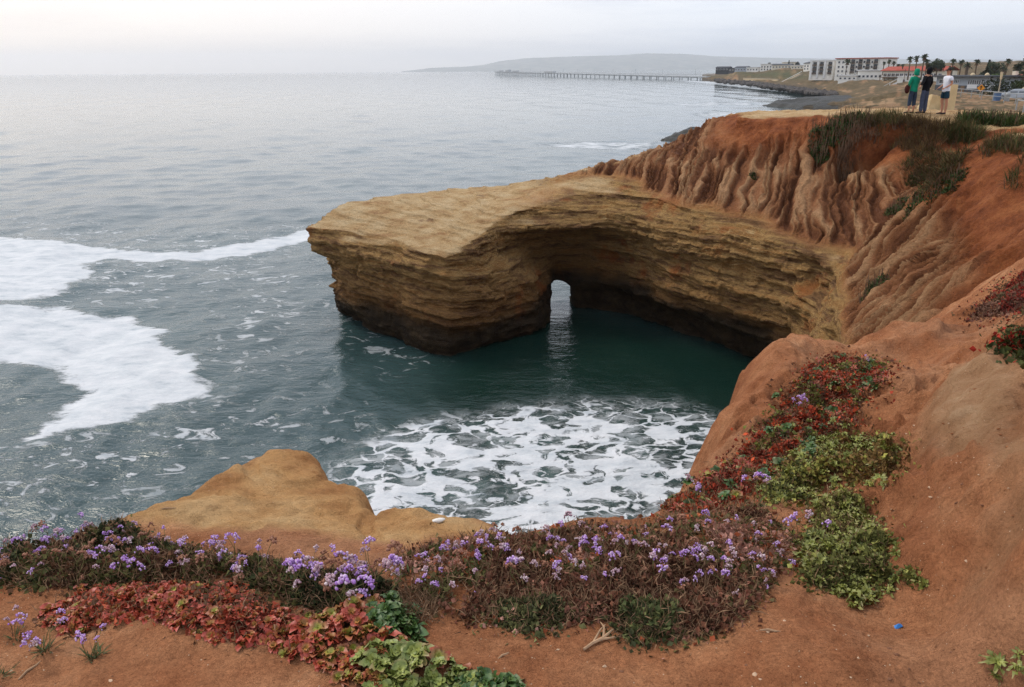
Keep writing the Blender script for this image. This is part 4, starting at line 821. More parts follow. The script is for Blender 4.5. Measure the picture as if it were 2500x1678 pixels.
for px, pt, pb, d, k, lb in [
 (2156,150,172,330,'fan','short fan palm against the right end of the largest apartment block'),(2168,145,172,300,'fan','first slim fan palm right of the largest apartment block'),(2180,149,172,300,'fan','broad-headed fan palm above the left end of the red roof'),
 (2192,155,172,300,'date','low bushy date palm above the left part of the red roof'),(2218,137,180,250,'fan','left palm of the tall group above the red roof'),(2234,135,180,250,'fan','middle palm of the tall group above the red roof'),(2250,131,180,250,'fan','tallest palm of the group above the red roof'),
 (2259,144,180,250,'fan','right lower palm of the tall group above the red roof'),(2323,143,182,240,'fan','lone slim palm above the left end of the grey building'),(2342,145,182,240,'fan','slim palm left of the bushy date palm over the grey building'),
 (2358,150,186,225,'date','large bushy date palm over the grey building'),(2318,160,186,225,'date','round date palm above the left end of the grey roof'),(2380,144,186,225,'fan','tall fan palm over the right half of the grey building'),
 (2453,143,188,225,'fan','tall fan palm above the tan house'),(2448,161,190,222,'date','bushy date palm above the tan house'),(2203,155,172,285,'fan','small fan palm in front of the tall group'),(2062,143,197,372,'fan','slim palm standing against the face of the largest apartment block')]:
    palm('palm_tree', lb, px, pt, pb, d, k)
def leafy(name, label, P, H, Wd, mats, cat='tree', trunk=.25, n=900, leaf=.35, shape='round', group=None, conifer=False):
    t = thing(name, label, cat, P, (0, 0, random.uniform(0, 6)), group=group); tk = MB(); th = H * trunk
    tk.tube([(0, 0, -1), (0, 0, th), (.03 * H, 0, H * (.95 if conifer else .6))], [.05 * H, .04 * H, .012 * H], 6)
    cl = []
    if conifer:
        for k in range(9): cl.append((0, 0, th + (H - th) * k / 9, Wd / 2 * (1 - k / 9.5)))
    else:
        for k in range(9): a = random.uniform(0, 6.28); r_ = random.uniform(.1, .33) * Wd; cl.append((math.cos(a) * r_, math.sin(a) * r_, th + (H - th) * random.uniform(.25, .8), random.uniform(.18, .32) * Wd))
        for c in cl[:5]: tk.tube([(0, 0, th * .9), (c[0], c[1], c[2])], [.03 * H, .008 * H], 5)
    tk.build('trunk', [M_TRUNK], t)
    c_ = MB()
    for i in range(n):
        c = random.choice(cl)
        if conifer: a = random.uniform(0, 6.28); q = c[3] * math.sqrt(random.random()); p = Vector((math.cos(a) * q, math.sin(a) * q, c[2] + random.uniform(-.2, .3) + q * .15))
        else:
            v = Vector((random.gauss(0, 1), random.gauss(0, 1), random.gauss(0, .8))).normalized() * c[3] * random.uniform(.6, 1.05); p = Vector(c[:3]) + v
        u = Vector((random.gauss(0, 1), random.gauss(0, 1), random.gauss(0, 1))).normalized(); w_ = u.orthogonal().normalized(); l_ = leaf * random.uniform(.6, 1.3)
        c_.add([p - u * l_, p + w_ * l_ * .5, p + u * l_, p - w_ * l_ * .5], [(0, 1, 2, 3)])
    c_.build('crown', mats, t); return t
for px, pt, pb, d, wpx, m_, lb, con in [
 (2286,147,180,238,34,M_LEAF,'rounded dark tree right of the tall palm group',0),(2272,152,180,240,26,M_LEAF,'smaller dark tree between the palm group and the rounded tree',0),(2408,148,196,215,20,M_LEAF,'narrow dark conifer right of the tall palm over the grey building',1),(2424,152,205,212,34,M_LEAF,'big dark tree at the right end of the grey building',0),
 (2436,184,224,195,44,M_LEAF2,'bright green rounded tree beside the tan house',0),(2402,172,205,218,40,M_LEAF,'dark broad tree behind the grey roof',0),(2497,100,200,190,30,M_LEAF,'tall dark conifer at the right edge of the photograph',1),(2478,150,205,205,26,M_LEAF,'dark leafy tree left of the tall conifer',0),(2485,200,226,180,34,M_LEAF2,'low green bush in front of the tan house',0),
 (1877,153,166,590,9,M_LEAF,'lone dark tree among the far white houses',0),(1925,148,164,580,7,M_LEAF,'small dark tree above the long grey roof',1),(1946,152,164,560,14,M_LEAF,'flat dark tree left of the smaller apartment block',0)]:
    P = at_t(px, pb, d); leafy('tree' if not con else 'conifer', lb, P, (pb - pt) / F_PX * d, wpx / F_PX * d, [m_], n=700, leaf=.05 * wpx / F_PX * d + .15, conifer=bool(con), trunk=.18 if pb - pt > 34 and not con else .1, group='trees of the town')
leafy('hedge', 'dark clipped hedge running along the road below the grey building', at_t(2440, 226, 165), 1.6, 9, [M_LEAF], 'hedge', .05, 900, .3)

# ------------------------------------------------------------------ road, fence, car, small street things
M_ROAD = flat('pale_road', srgb(176, 164, 146), .95, .1, .08, .3)
def ground_at(px, py, t0=60, t1=150):                       # where a sight line meets the far land
    for t in np.arange(t0, t1, .5):
        p = at_t(px, py, t)
        if p[2] <= gz_at(p[0], p[1]): return p
    return at_t(px, py, (t0 + t1) / 2)
fp = [ground_at(a, b, 55, 125) for a, b in [(2300,232),(2320,234),(2345,237),(2370,240),(2395,244),(2422,248),(2450,251),(2478,255),(2506,258),(2540,262)]]
t = thing('fence', 'thin metal pipe fence along the road at right', 'fence', fp[0])
o_ = Vector(fp[0])
for i, p in enumerate(fp):
    MB().tube([(0, 0, -.4), (0, 0, 1.1)], .045, 6).build('post', [M_METAL], t, Vector(p) - o_)
    if i:
        a = Vector(fp[i-1]) - o_; b = Vector(p) - o_
        for z_ in (1.08, .6): MB().tube([a + Vector((0, 0, z_)), b + Vector((0, 0, z_))], .04 if z_ > 1 else .025, 5).build('rail', [M_METAL], t)
# lower wooden fence that curves down at the right edge
fp = [at_t(a, b, d) for a, b, d in [(2480,268,58),(2498,272,54),(2516,277,51),(2540,284,48)]]
t = thing('fence', 'second pipe fence curving down at the right edge of the photograph', 'fence', fp[0]); o_ = Vector(fp[0])
for i, p in enumerate(fp):
    MB().tube([(0, 0, -1), (0, 0, .7)], .05, 6).build('post', [M_METAL], t, Vector(p) - o_)
    if i: MB().tube([Vector(fp[i-1]) - o_ + Vector((0, 0, .68)), Vector(p) - o_ + Vector((0, 0, .68))], .045, 5).build('rail', [M_METAL], t)
M_PAINT = Mat('silver_car_paint', .3, .5); M_PAINT.color(srgb(186, 194, 202)); M_PAINT.b.inputs['Metallic'].default_value = .35; M_PAINT = M_PAINT.m
M_TYRE = flat('tyre_rubber', srgb(30, 30, 30), .9); M_LAMP = flat('lamp_lens', srgb(226, 226, 220), .2, .5, .02)
def car(label, P, yaw):
    t = thing('parked_car', label, 'car', P, (0, 0, yaw))
    def loft(prof, ws, mat, name):                                  # side profile swept across the width with rounded sides
        V = []; Fs = []; n = len(prof)
        for y_, k in zip((-1, -.92, .92, 1), (.9, 1, 1, .9)):
            cx = sum(p[0] for p in prof) / n; cz = sum(p[1] for p in prof) / n
            V += [(cx + (p[0] - cx) * (.97 if k < 1 else 1), y_ * ws, cz + (p[1] - cz) * k) for p in prof]
        for j in range(3): Fs += [(j*n+i, j*n+(i+1) % n, (j+1)*n+(i+1) % n, (j+1)*n+i) for i in range(n)]
        Fs += [tuple(range(n))[::-1], tuple(3*n+i for i in range(n))]
        return MB().add(V, Fs).build(name, [mat], t, smooth=False)
    body = loft([(-2.2,.35),(-2.25,.62),(-2.15,.85),(-1.0,.98),(1.4,1.0),(2.1,.92),(2.2,.6),(2.15,.35)], .86, M_PAINT, 'body')
    loft([(-1.05,.97),(-.35,1.42),(.95,1.46),(1.75,.99)], .74, M_PAINT, 'cabin')
    MB().add([(-1.0,-.6,1.01),(-.42,-.58,1.4),(-.42,.58,1.4),(-1.0,.6,1.01)], [(0,1,2,3)]).build('windscreen', [M_GLASS], t, (-.03, 0, .02))
    for s_ in (-1, 1):
        for a, b in (((-.75,1.03),(-.28,1.36)), ((.35,1.03),(.4,1.38))):
            MB().add([(a[0], s_*.76, a[1]), (a[0]+.95, s_*.76, a[1]), (b[0]+.55, s_*.7, b[1]+.02), (b[0], s_*.7, b[1])], [(0,1,2,3)]).build('side_window', [M_GLASS], t)
        for x_ in (-1.4, 1.35):
            w_ = MB().tube([(x_, s_*.68, .33), (x_, s_*.89, .33)], .33, 14, 0).build('wheel', [M_TYRE], t); MB().tube([(x_, s_*.86, .33), (x_, s_*.90, .33)], .19, 10).build('rim', [M_METAL], w_)
        MB().box(-2.27, -2.18, s_*.62-.16, s_*.62+.16, .62, .78).build('headlight', [M_LAMP], t)
        MB().box(-.75, -.6, s_*.9-.08, s_*.9+.08, .98, 1.1).build('mirror', [M_PAINT], t)
    MB().box(-2.3, -2.2, -.7, .7, .38, .55).build('bumper', [M_DGREY], t)
P = ground_at(2478, 246, 70, 130); car('silver saloon car parked beyond the fence at the right edge', P, R(-38))
P = ground_at(2532, 244, 70, 140); car('second silver car just behind the first at the right edge', P + np.array([0, 0, 0]), R(-38))
M_BARREL = flat('blue_barrel_plastic', srgb(78, 104, 138), .5, .4, .06)
P = ground_at(2433, 247, 60, 130); t = thing('barrel', 'blue barrel beside the road in front of the parked car', 'barrel', P)
MB().tube([(0,0,0),(0,0,.3),(0,0,.32),(0,0,.62),(0,0,.64),(0,0,.95)], [.38,.38,.41,.41,.38,.38], 14).build('drum', [M_BARREL], t, smooth=False); MB().tube([(0,0,.92),(0,0,1.0)], .41, 14).build('rim', [M_METAL], t)
P = ground_at(2457, 248, 60, 130); t = thing('waste_bin', 'pale round bin between the blue barrel and the parked car', 'bin', P)
MB().tube([(0,0,0),(0,0,.8)], [.28,.32], 12).build('bin_body', [M_METAL], t); MB().tube([(0,0,.8),(0,0,.95)], [.34,.2], 12).build('lid', [M_METAL], t)
M_ORG = flat('orange_sign_face', srgb(232, 150, 40), .6, .3, .03); M_BLK = flat('black_paint', srgb(28, 28, 28), .7)
P = ground_at(2391, 238, 70, 140); t = thing('road_sign', 'small orange diamond sign with black arrow mark by the road', 'sign', P, (0, 0, R(-28)))
MB().tube([(0,0,-.3),(0,0,1.3)], .04, 6).build('post', [M_METAL], t); MB().add([(0,-.05,.75),(.5,-.05,1.25),(0,-.05,1.75),(-.5,-.05,1.25),(0,-.02,.75),(.5,-.02,1.25),(0,-.02,1.75),(-.5,-.02,1.25)],[(0,1,2,3),(7,6,5,4),(0,4,5,1),(1,5,6,2),(2,6,7,3),(3,7,4,0)]).build('sign_face',[M_ORG],t)
MB().box(-.05,.05,-.06,-.052,1.0,1.45).add([(-.2,-.056,1.35),(.2,-.056,1.35),(0,-.056,1.58)],[(0,1,2)]).build('arrow_mark',[M_BLK],t)
for px, py, hp, lb in ((2370, 222, 9, 'white notice board on posts in front of the grey building'), (2412, 224, 7, 'small white notice board right of the grey building')):
    P = ground_at(px, py + 6, 120, 195); t = thing('notice_board', lb, 'board', P, (0, 0, R(-25)))
    for x_ in (-.8, .8): MB().tube([(x_, 0, -.5), (x_, 0, 2.0)], .06, 5).build('post', [M_BRN], t)
    MB().box(-1.0, 1.0, -.1, -.03, 1.0, 1.9).build('panel', [M_TRIM], t)
P = ground_at(2437, 230, 80, 170); t = thing('lamp_post', 'pale street lamp post right of the grey building', 'lamp post', P)
MB().tube([(0,0,-.3),(0,0,3.2)], [.1,.07], 7).build('pole', [M_CONC], t); MB().tube([(0,0,2.2),(0,0,3.3)], [.16,.2], 7).build('lamp_head', [M_TANW], t)
for px, pt, pb, d, lb in ((2204,172,215,255,'left thin utility pole behind the red roof'),(2256,150,205,262,'right thin utility pole behind the red roof')):
    P = at_t(px, pb, d); h_ = (pb - pt) / F_PX * d; t = thing('utility_pole', lb, 'pole', P); MB().tube([(0,0,-1),(0,0,h_)], .09, 6).build('pole', [M_BRN], t); MB().box(-.8,.8,-.05,.05,h_-.5,h_-.38).build('crossarm', [M_BRN], t)

# ------------------------------------------------------------------ haze over the whole coast
hz = MB().box(-15500, 15500, -60, 15500, -1.9, 330).mesh('haze'); ho = link('haze', hz, None, kind='stuff', label='pale sea haze lying over the whole coast', category='haze')
mh = bpy.data.materials.new('sea_haze'); mh.use_nodes = True; t_ = mh.node_tree; t_.nodes.clear(); out = t_.nodes.new('ShaderNodeOutputMaterial'); pv = t_.nodes.new('ShaderNodeVolumePrincipled')
pv.inputs['Color'].default_value = (.95, .97, 1, 1); pv.inputs['Density'].default_value = 1.05e-4; pv.inputs['Anisotropy'].default_value = .5; t_.links.new(pv.outputs[0], out.inputs['Volume']); hz.materials.append(mh)
# ================================================================== plants
HX0, HY0, HS = -4.5, .4, .03
_gx, _gy = np.meshgrid(np.arange(HX0, 8.5, HS), np.arange(HY0, 12.5, HS), indexing='ij'); HG = near_height(_gx, _gy)[0]
def hgt(x, y):
    i = np.clip((np.asarray(x) - HX0) / HS, 0, HG.shape[0] - 2); j = np.clip((np.asarray(y) - HY0) / HS, 0, HG.shape[1] - 2); a = i.astype(int); b = j.astype(int); u = i - a; v = j - b
    return (HG[a, b] * (1 - u) + HG[a + 1, b] * u) * (1 - v) + (HG[a, b + 1] * (1 - u) + HG[a + 1, b + 1] * u) * v
def drop_px(px, py):                       # where sight lines first meet the near ground
    px = np.asarray(px, float); py = np.asarray(py, float)
    d = CF[None] + CR[None] * ((px - 1250) / F_PX)[:, None] + CU[None] * ((839 - py) / F_PX)[:, None]
    out = np.full((len(px), 3), np.nan); todo = np.ones(len(px), bool)
    for t in np.arange(1.0, 11, .02):
        x = d[:, 0] * t; y = d[:, 1] * t; z = CAMZ + d[:, 2] * t; hit = todo & (z <= hgt(x, y)); out[hit] = np.c_[x, y, z][hit]; todo &= ~hit
        if not todo.any(): break
    ok = ~np.isnan(out[:, 0]) & (out[:, 2] > 5.5); return out[ok]
def scatter(poly, n, r=rng, fray=0.0):
    P = np.array(poly, float); lo = P.min(0); hi = P.max(0); q = r.uniform(lo, hi, (n * 6, 2)); q = q[poly_sd(P, q[:, 0], q[:, 1]) > 0][:n]
    if fray: q = q + r.normal(0, fray, q.shape) * (r.random((len(q), 1)) < .4) * np.array([1, .6])      # stragglers past the edge of the mat
    return drop_px(q[:, 0], q[:, 1])
def spread(pts, dmin, nmax):
    out = []
    for p in pts:
        if all((p[0]-q[0])**2 + (p[1]-q[1])**2 > dmin * dmin for q in out):
            out.append(p)
            if len(out) >= nmax: break
    return out
# ------------------------------------------------------------------ plant materials
def petal(name, a, b, c):
    m = Mat(name, .75, .2); g = m.attr('tint', 0); k = m.mix(m.math('MULTIPLY', m.rnd(), .6), a, b); m.color(m.mix(g, k, c)); m.b.inputs['Subsurface Weight'].default_value = 0; return m.m
M_PURPLE = petal('lilac_calyx', srgb(166, 104, 198), srgb(138, 80, 172), srgb(228, 200, 226))
M_PINK = petal('fading_pink_calyx', srgb(158, 102, 122), srgb(128, 78, 84), srgb(234, 214, 214))
M_DRYFL = petal('dry_brown_calyx', srgb(134, 84, 64), srgb(112, 66, 50), srgb(176, 130, 104))
M_STEM = flat('statice_stem', srgb(108, 104, 62), .8, .2, .2, 20); M_DSTEM = flat('dry_brown_stem', srgb(120, 92, 66), .9, .1, .25, 20); M_SLEAF = flat('statice_leaf', srgb(74, 84, 48), .7, .25, .3, 12)
def head_mesh(k, w=.075, hgt_=.022, n=26, big=.0075):
    r_ = random.Random(k); mb = MB(); tint = []
    for i in range(n):
        u = (i + .5) / n * 2 - 1; x = u * w / 2 + r_.uniform(-.006, .006); y = r_.gauss(0, .011); z = hgt_ * (1 - u * u) + r_.uniform(-.008, .008) - abs(y) * .5
        n0 = len(mb.v); bm = bmesh.new(); bmesh.ops.create_icosphere(bm, subdivisions=1, radius=1)
        s = big * r_.uniform(.7, 1.25); V = [(x + v.co.x * s * r_.uniform(.85, 1.15), y + v.co.y * s, z + v.co.z * s * 1.15) for v in bm.verts]; Fs = [tuple(q.index for q in f.verts) for f in bm.faces]; bm.free(); mb.add(V, Fs)
        wv_ = .12 + r_.random() ** 3 * .85; tint += [min(1, wv_ + .10 * (q[2] > z))for q in V]
        if r_.random() < .3:
            a = (x, y, z + s * 1.1); mb.blob(a, .0028, 0, 1, .1); tint += [1.0] * 12
    me = mb.mesh('flower_head', True); a_ = me.attributes.new('tint', 'FLOAT_COLOR', 'POINT'); a_.data.foreach_set('color', np.repeat(np.array(tint, np.float32), 4)); return me
HEADS = {}
for nm, mt in (('p', M_PURPLE), ('k', M_PINK), ('d', M_DRYFL)):
    HEADS[nm] = []
    for k in range(4):
        me = head_mesh(k + ord(nm), w=random.uniform(.05, .085), n=random.randint(16, 30), hgt_=random.uniform(.012, .03)); me.materials.append(mt); HEADS[nm].append(me)
def stem_mesh(k, dry):
    r_ = random.Random(900 + k); mb = MB(); H = r_.uniform(.13, .26); tips = []
    lean = Vector((r_.uniform(-.09, .09), r_.uniform(-.09, .09), 0)); fork = Vector((lean.x * .6, lean.y * .6, H * .6))
    mb.tube([(0, 0, -.02), (lean.x * .25, lean.y * .25, H * .3), fork], [.0026, .0023, .002], 4)
    for j in range(r_.choice((1, 2, 2, 3))):
        e = fork + Vector((r_.uniform(-.07, .07), r_.uniform(-.07, .07), H * r_.uniform(.2, .45))); mid = (fork + e) / 2 + Vector((r_.uniform(-.01, .01), r_.uniform(-.01, .01), 0)); mb.tube([fork, mid, e], [.002, .0018, .0015], 4); tips.append(e)
    for j in range(2): p = fork * r_.uniform(.3, .9); mb.tube([p, p + Vector((r_.uniform(-.05, .05), r_.uniform(-.05, .05), r_.uniform(.01, .05)))], [.0014, .0008], 3)
    me = mb.mesh('stem'); me.materials.append(M_DSTEM if dry else M_STEM); return me, tips
STEMS = [stem_mesh(k, k % 3 == 0) for k in range(12)]
def leafblade(mb, base, dirv, L, w, curl=.3, mi=0, wav=0.0, seg=3, blunt=False):
    d = Vector(dirv).normalized(); side = d.cross(Vector((0, 0, 1)))
    if side.length < .05: side = Vector((1, 0, 0))
    side.normalize(); up = side.cross(d); V = []; Fs = []
    for i in range(seg + 1):
        s = i / seg; q = w * (math.sin(math.pi * (.12 + .80 * s)) if not blunt else min(1, .35 + .95 * s) * (1 if s < .95 else .62)) / 2; p = Vector(base) + d * L * s + up * (-curl * L * s * s); k = wav * L * math.sin(s * 9 + L * 900)
        V += [p - side * q + up * (q * .35 + k), p - up * k * .4, p + side * q + up * (q * .35 - k)]
    for i in range(seg): a = i * 3; Fs += [(a, a+1, a+4, a+3), (a+1, a+2, a+5, a+4)]
    mb.add(V, Fs, mi)
def tuft_mesh(k):
    r_ = random.Random(70 + k); mb = MB()
    for i in range(34): a = r_.uniform(0, 6.28); e = r_.uniform(.1, 1.2); leafblade(mb, (r_.uniform(-.03, .03), r_.uniform(-.03, .03), -.01), (math.cos(a) * math.cos(e), math.sin(a) * math.cos(e), math.sin(e)), r_.uniform(.05, .12), r_.uniform(.006, .013), r_.uniform(.0, .5))
    for i in range(16): a = r_.uniform(0, 6.28); e = r_.uniform(.0, .8); L = r_.uniform(.06, .15); mb.tube([(0, 0, 0), (math.cos(a) * L * .5, math.sin(a) * L * .5, L * e * .6), (math.cos(a) * L, math.sin(a) * L, L * e)], [.0018, .0014, .0009], 3, 1)
    me = mb.mesh('foliage'); me.materials.append(M_SLEAF); me.materials.append(M_DSTEM); return me
TUFTS = [tuft_mesh(k) for k in range(5)]
def statice(P, mix, scale, label, nst):
    t = thing('statice_plant', label, 'flowering plant', P, (0, 0, random.uniform(0, 6.28)), scale, group='statice plants along the cliff edge')
    link('foliage', random.choice(TUFTS), None, t)
    for i in range(nst):
        me, tips = random.choice(STEMS); a = i * 6.28 / nst + random.uniform(-.4, .4)
        s = link('stem', me, None, t, (.03 * math.cos(a), .03 * math.sin(a), 0), (random.uniform(-.5, .5), random.uniform(-.5, .5), random.uniform(0, 6.28)))
        for e in tips: link('flower_head', random.choice(HEADS[random.choices('pkd', mix)[0]]), None, s, e, (random.uniform(-.4, .4), random.uniform(-.4, .4), random.uniform(0, 6.28)), random.uniform(.6, 1.0))
    return t
REG_L = [(0,1350),(120,1335),(220,1305),(300,1290),(380,1335),(560,1380),(760,1400),(880,1420),(960,1440),(940,1470),(900,1510),(780,1500),(640,1440),(420,1425),(250,1430),(130,1440),(0,1430)]
REG_R = [(985,1390),(1080,1350),(1180,1335),(1300,1340),(1420,1325),(1600,1325),(1800,1310),(1900,1330),(1880,1440),(1800,1480),(1650,1470),(1500,1440),(1250,1480),(1080,1470),(1000,1420)]
pl = []
for reg, n, dm in ((REG_L, 700, .105), (REG_R, 900, .10)):
    pts = spread(scatter(reg, n), dm, 110); pl.append(pts)
# sparse single plants read off the photograph
XTRA = [(40,1560,'lone purple statice at the left edge above bare dirt'),(110,1590,'small deep purple statice left of the red mat'),(1960,1330,'statice with two lilac heads left of the green mat'),(1850,1240,'statice with lilac heads below the yellow-green mat'),(1690,1235,'small statice at the foot of the red spur'),(2085,905,'small statice in the gully behind the spur'),(1940,1010,'tiny statice among red leaves on the spur'),(1170,1265,'tall statice rising against the foam'),(230,1605,'thin leaning statice stalk at lower left'),(0,1660,'purple statice cut by the lower left edge')]
def where(u, v):
    p = np.array([u, v, 0]); return p
def near_phrase(i, side): return None
REFS_L = [((60,1380),'at the left edge'),((220,1340),'above the left end of the red mat'),((330,1290),'at the foot of the tan knob'),((480,1360),'behind the middle of the red mat'),((640,1380),'left of the big green tuft'),((800,1420),'above the green leaves of the front mat'),((930,1400),'beside the bare dirt gap')]
REFS_R = [((1030,1380),'right of the bare dirt gap'),((1180,1330),'below the foam on the crest'),((1300,1400),'in the middle of the brown band'),((1450,1380),'above the dry branch'),((1600,1400),'above the dark green clump'),((1760,1380),'near the right end of the band'),((1860,1400),'left of the large green mat')]
def project(p):
    v = np.asarray(p) - np.array([0, 0, CAMZ]); dz = v @ CF; return 1250 + v @ CR / dz * F_PX, 839 - v @ CU / dz * F_PX
seen = {}
for side, pts in enumerate(pl):
    pts = sorted(pts, key=lambda p: project(p)[0])
    for i, p in enumerate(pts):
        u, v = project(p); ref = min((REFS_L, REFS_R)[side], key=lambda r_: (r_[0][0]-u)**2 + (r_[0][1]-v)**2)[1]
        if side == 0: mix = (.5, .24, .26) if u > 350 else (.42, .16, .42)
        else: mix = (.34, .46, .20) if v > 1370 else (.26, .34, .40)
        col = 'purple' if side == 0 else 'pink-lilac'
        row = 'front' if v > 1400 else ('middle' if v > 1340 else 'back'); key = (col, row, ref); seen[key] = seen.get(key, 0) + 1
        od = ['', 'second ', 'third ', 'fourth ', 'fifth ', 'sixth ', 'seventh ', 'eighth ', 'ninth ', 'tenth ', 'eleventh ', 'twelfth ', 'thirteenth ', 'fourteenth ', 'fifteenth '][min(seen[key] - 1, 14)] or 'first '
        statice(p, mix, random.uniform(.5, .8) * (.95 if side == 0 else .85) * (1.15 if v > 1430 and side == 0 else .8), f'{od}{col} statice from left, {row} row, {ref}', random.choice((3, 4, 4, 5)) if side == 0 else random.choice((2, 3, 4)))
for u, v, lb in XTRA:
    q = drop_px([u], [v])
    if len(q): statice(q[0], (.7, .25, .05), .5 if v > 1500 else .65, lb, 3)
# ------------------------------------------------------------------ dry and leafy ground cover (uncountable)
def cover(name, poly, n, pal, label, hmax=.09, size=(.006, .016), twig=.35, seed=1, edge=22.):
    r_ = np.random.default_rng(seed); P = scatter(poly, n, r_, 26)
    P = P[fbm(P[:, 0] * 6, P[:, 1] * 6, o=3, s=seed + 700) + r_.normal(0, .18, len(P)) > -.30]; n = len(P)      # bare gaps; pp = np.array([project(p) for p in P]) if n < 4000 else None
    dd = P - np.array([0, 0, CAMZ]); dz = dd @ CF; u = 1250 + dd @ CR / dz * F_PX; v = 839 - dd @ CU / dz * F_PX
    e = np.clip(poly_sd(np.array(poly, float), u, v) / edge, .12, 1)
    clump = .5 + .5 * fbm(P[:, 0] * 7, P[:, 1] * 7, o=3, s=seed + 500); top = hmax * e * (.25 + 1.1 * clump)
    base = P.copy(); base[:, 2] += r_.uniform(0, 1, n) ** .8 * top
    az = r_.uniform(0, 6.28, n); el = r_.uniform(-.2, 1.3, n); D = np.stack([np.cos(az) * np.cos(el), np.sin(az) * np.cos(el), np.sin(el)], -1)
    tw = r_.random(n) < twig; L = np.where(tw, r_.uniform(.02, .07, n), r_.uniform(*size, n) * 1.6); Wd = np.where(tw, .0016, L * r_.uniform(.3, .6, n))
    Sd = np.cross(D, r_.normal(0, 1, (n, 3))); Sd /= np.linalg.norm(Sd, axis=1)[:, None]; up = np.cross(Sd, D)
    b = base; m_ = base + D * (L * .5)[:, None] + up * (L * .12)[:, None]; t = base + D * L[:, None]
    V = np.stack([b, m_ - Sd * Wd[:, None], t, m_ + Sd * Wd[:, None]], 1).reshape(-1, 3); Q = np.arange(4 * n).reshape(n, 4)
    pal = np.array([c[:3] for c in pal]); ci = r_.integers(0, len(pal), n); patch = fbm(P[:, 0] * 5, P[:, 1] * 5, o=2, s=seed + 600); ci = np.clip(((patch * .9 + .5) * len(pal) + r_.normal(0, .9, n)), 0, len(pal) - 1).astype(int)
    C = pal[ci] * r_.uniform(.85, 1.7, (n, 1)); C = np.where(tw[:, None], np.array(srgb(126, 98, 74)[:3]) * r_.uniform(.6, 1.6, (n, 1)), C)
    me = mesh_np(name, V, Q, dict(tint=np.repeat(C, 4, 0)), smooth=False); me.materials.append(M_COVER); return link(name, me, None, kind='stuff', label=label, category='ground cover')
_m = Mat('ground_cover_leaf', .85, .15); _m.color(_m.attr('tint', 0)); M_COVER = _m.m
BR = [srgb(84, 54, 40), srgb(110, 70, 52), srgb(138, 92, 74), srgb(96, 84, 54), srgb(88, 86, 48), srgb(72, 76, 42), srgb(156, 84, 54), srgb(168, 122, 106)]
GRN = [srgb(50, 54, 32), srgb(70, 72, 40), srgb(92, 88, 50), srgb(96, 66, 46), srgb(80, 54, 40)]
RD = [srgb(110, 48, 34), srgb(150, 60, 40), srgb(172, 74, 44), srgb(120, 84, 56), srgb(96, 66, 54), srgb(108, 110, 54)]
cover('leafy_ground_cover', REG_L, 26000, GRN, 'dark green and brown undergrowth between the purple statice at left', .10, seed=11)
cover('dry_ground_cover', [(960,1375),(1060,1335),(1180,1315),(1290,1315),(1400,1292),(1560,1290),(1700,1250),(1850,1240),(1930,1300),(1900,1420),(1830,1500),(1720,1560),(1560,1570),(1480,1520),(1250,1540),(1100,1500),(1000,1440)], 42000, BR, 'brown dried undergrowth between the pink statice in the middle', .05, seed=12)
cover('green_ground_cover', [(1180,1480),(1290,1470),(1380,1480),(1390,1520),(1300,1545),(1220,1530)], 5000, [srgb(80, 82, 50), srgb(104, 102, 64), srgb(66, 66, 42)], 'low grey-green clump at the front of the brown band', .06, seed=13, twig=.1)
cover('green_ground_cover', [(1490,1490),(1560,1460),(1650,1480),(1680,1540),(1620,1570),(1540,1565)], 7000, [srgb(72, 78, 46), srgb(98, 100, 60), srgb(58, 60, 38)], 'larger dark green clump right of the dry branch', .07, seed=14, twig=.1)
cover('red_ground_cover', [(1980,890),(2050,868),(2160,890),(2185,915),(2130,950),(2080,1040),(2000,1080),(1900,1140),(1840,1200),(1700,1250),(1600,1250),(1750,1165),(1830,1085),(1900,1000),(1930,940)], 26000, RD, 'red and brown succulent carpet on the spur above the water', .05, size=(.008, .02), seed=15, twig=.3)
cover('twig_litter', [(960,1440),(1050,1440),(1080,1480),(1060,1520),(1000,1530),(960,1500)], 900, [srgb(150, 116, 84)], 'scatter of dry twigs on the bare dirt gap', .015, seed=16, twig=1.0)
cover('red_ground_cover', [(2360,790),(2420,720),(2500,665),(2540,690),(2540,760),(2440,770)], 8000, [srgb(110, 80, 64), srgb(96, 60, 50), srgb(122, 48, 38), srgb(140, 50, 40), srgb(92, 76, 54)], 'red succulent carpet on the slope at the right edge', .05, size=(.010, .024), seed=17, twig=.25)
cover('red_ground_cover', [(2430,850),(2500,800),(2540,820),(2540,890)], 3500, [srgb(150, 48, 36), srgb(80, 84, 44), srgb(64, 70, 40)], 'small red and green succulent patch above the pale sand bank', .07, size=(.01, .03), seed=18, twig=.2)
cover('olive_ground_cover', [(1995,1225),(2060,1208),(2110,1225),(2120,1270),(2170,1330),(2165,1385),(2230,1400),(2225,1430),(2150,1432),(2080,1432),(2030,1440),(1985,1435),(1950,1380),(1990,1300)], 14000, [srgb(84, 84, 44), srgb(122, 120, 62), srgb(146, 144, 78), srgb(112, 96, 60)], 'fine green leaves inside the lone olive mat', .06, size=(.007, .015), seed=41, twig=.08)
cover('olive_ground_cover', [(1890,1140),(1950,1085),(2050,1065),(2110,1075),(2180,1075),(2190,1120),(2165,1165),(2080,1185),(1980,1210),(1900,1225),(1860,1205),(1900,1170)], 18000, [srgb(74, 76, 42), srgb(114, 112, 56), srgb(148, 142, 72), srgb(124, 98, 58)], 'fine green leaves inside the yellow-green mat on the spur', .08, size=(.008, .018), seed=42, twig=.08)
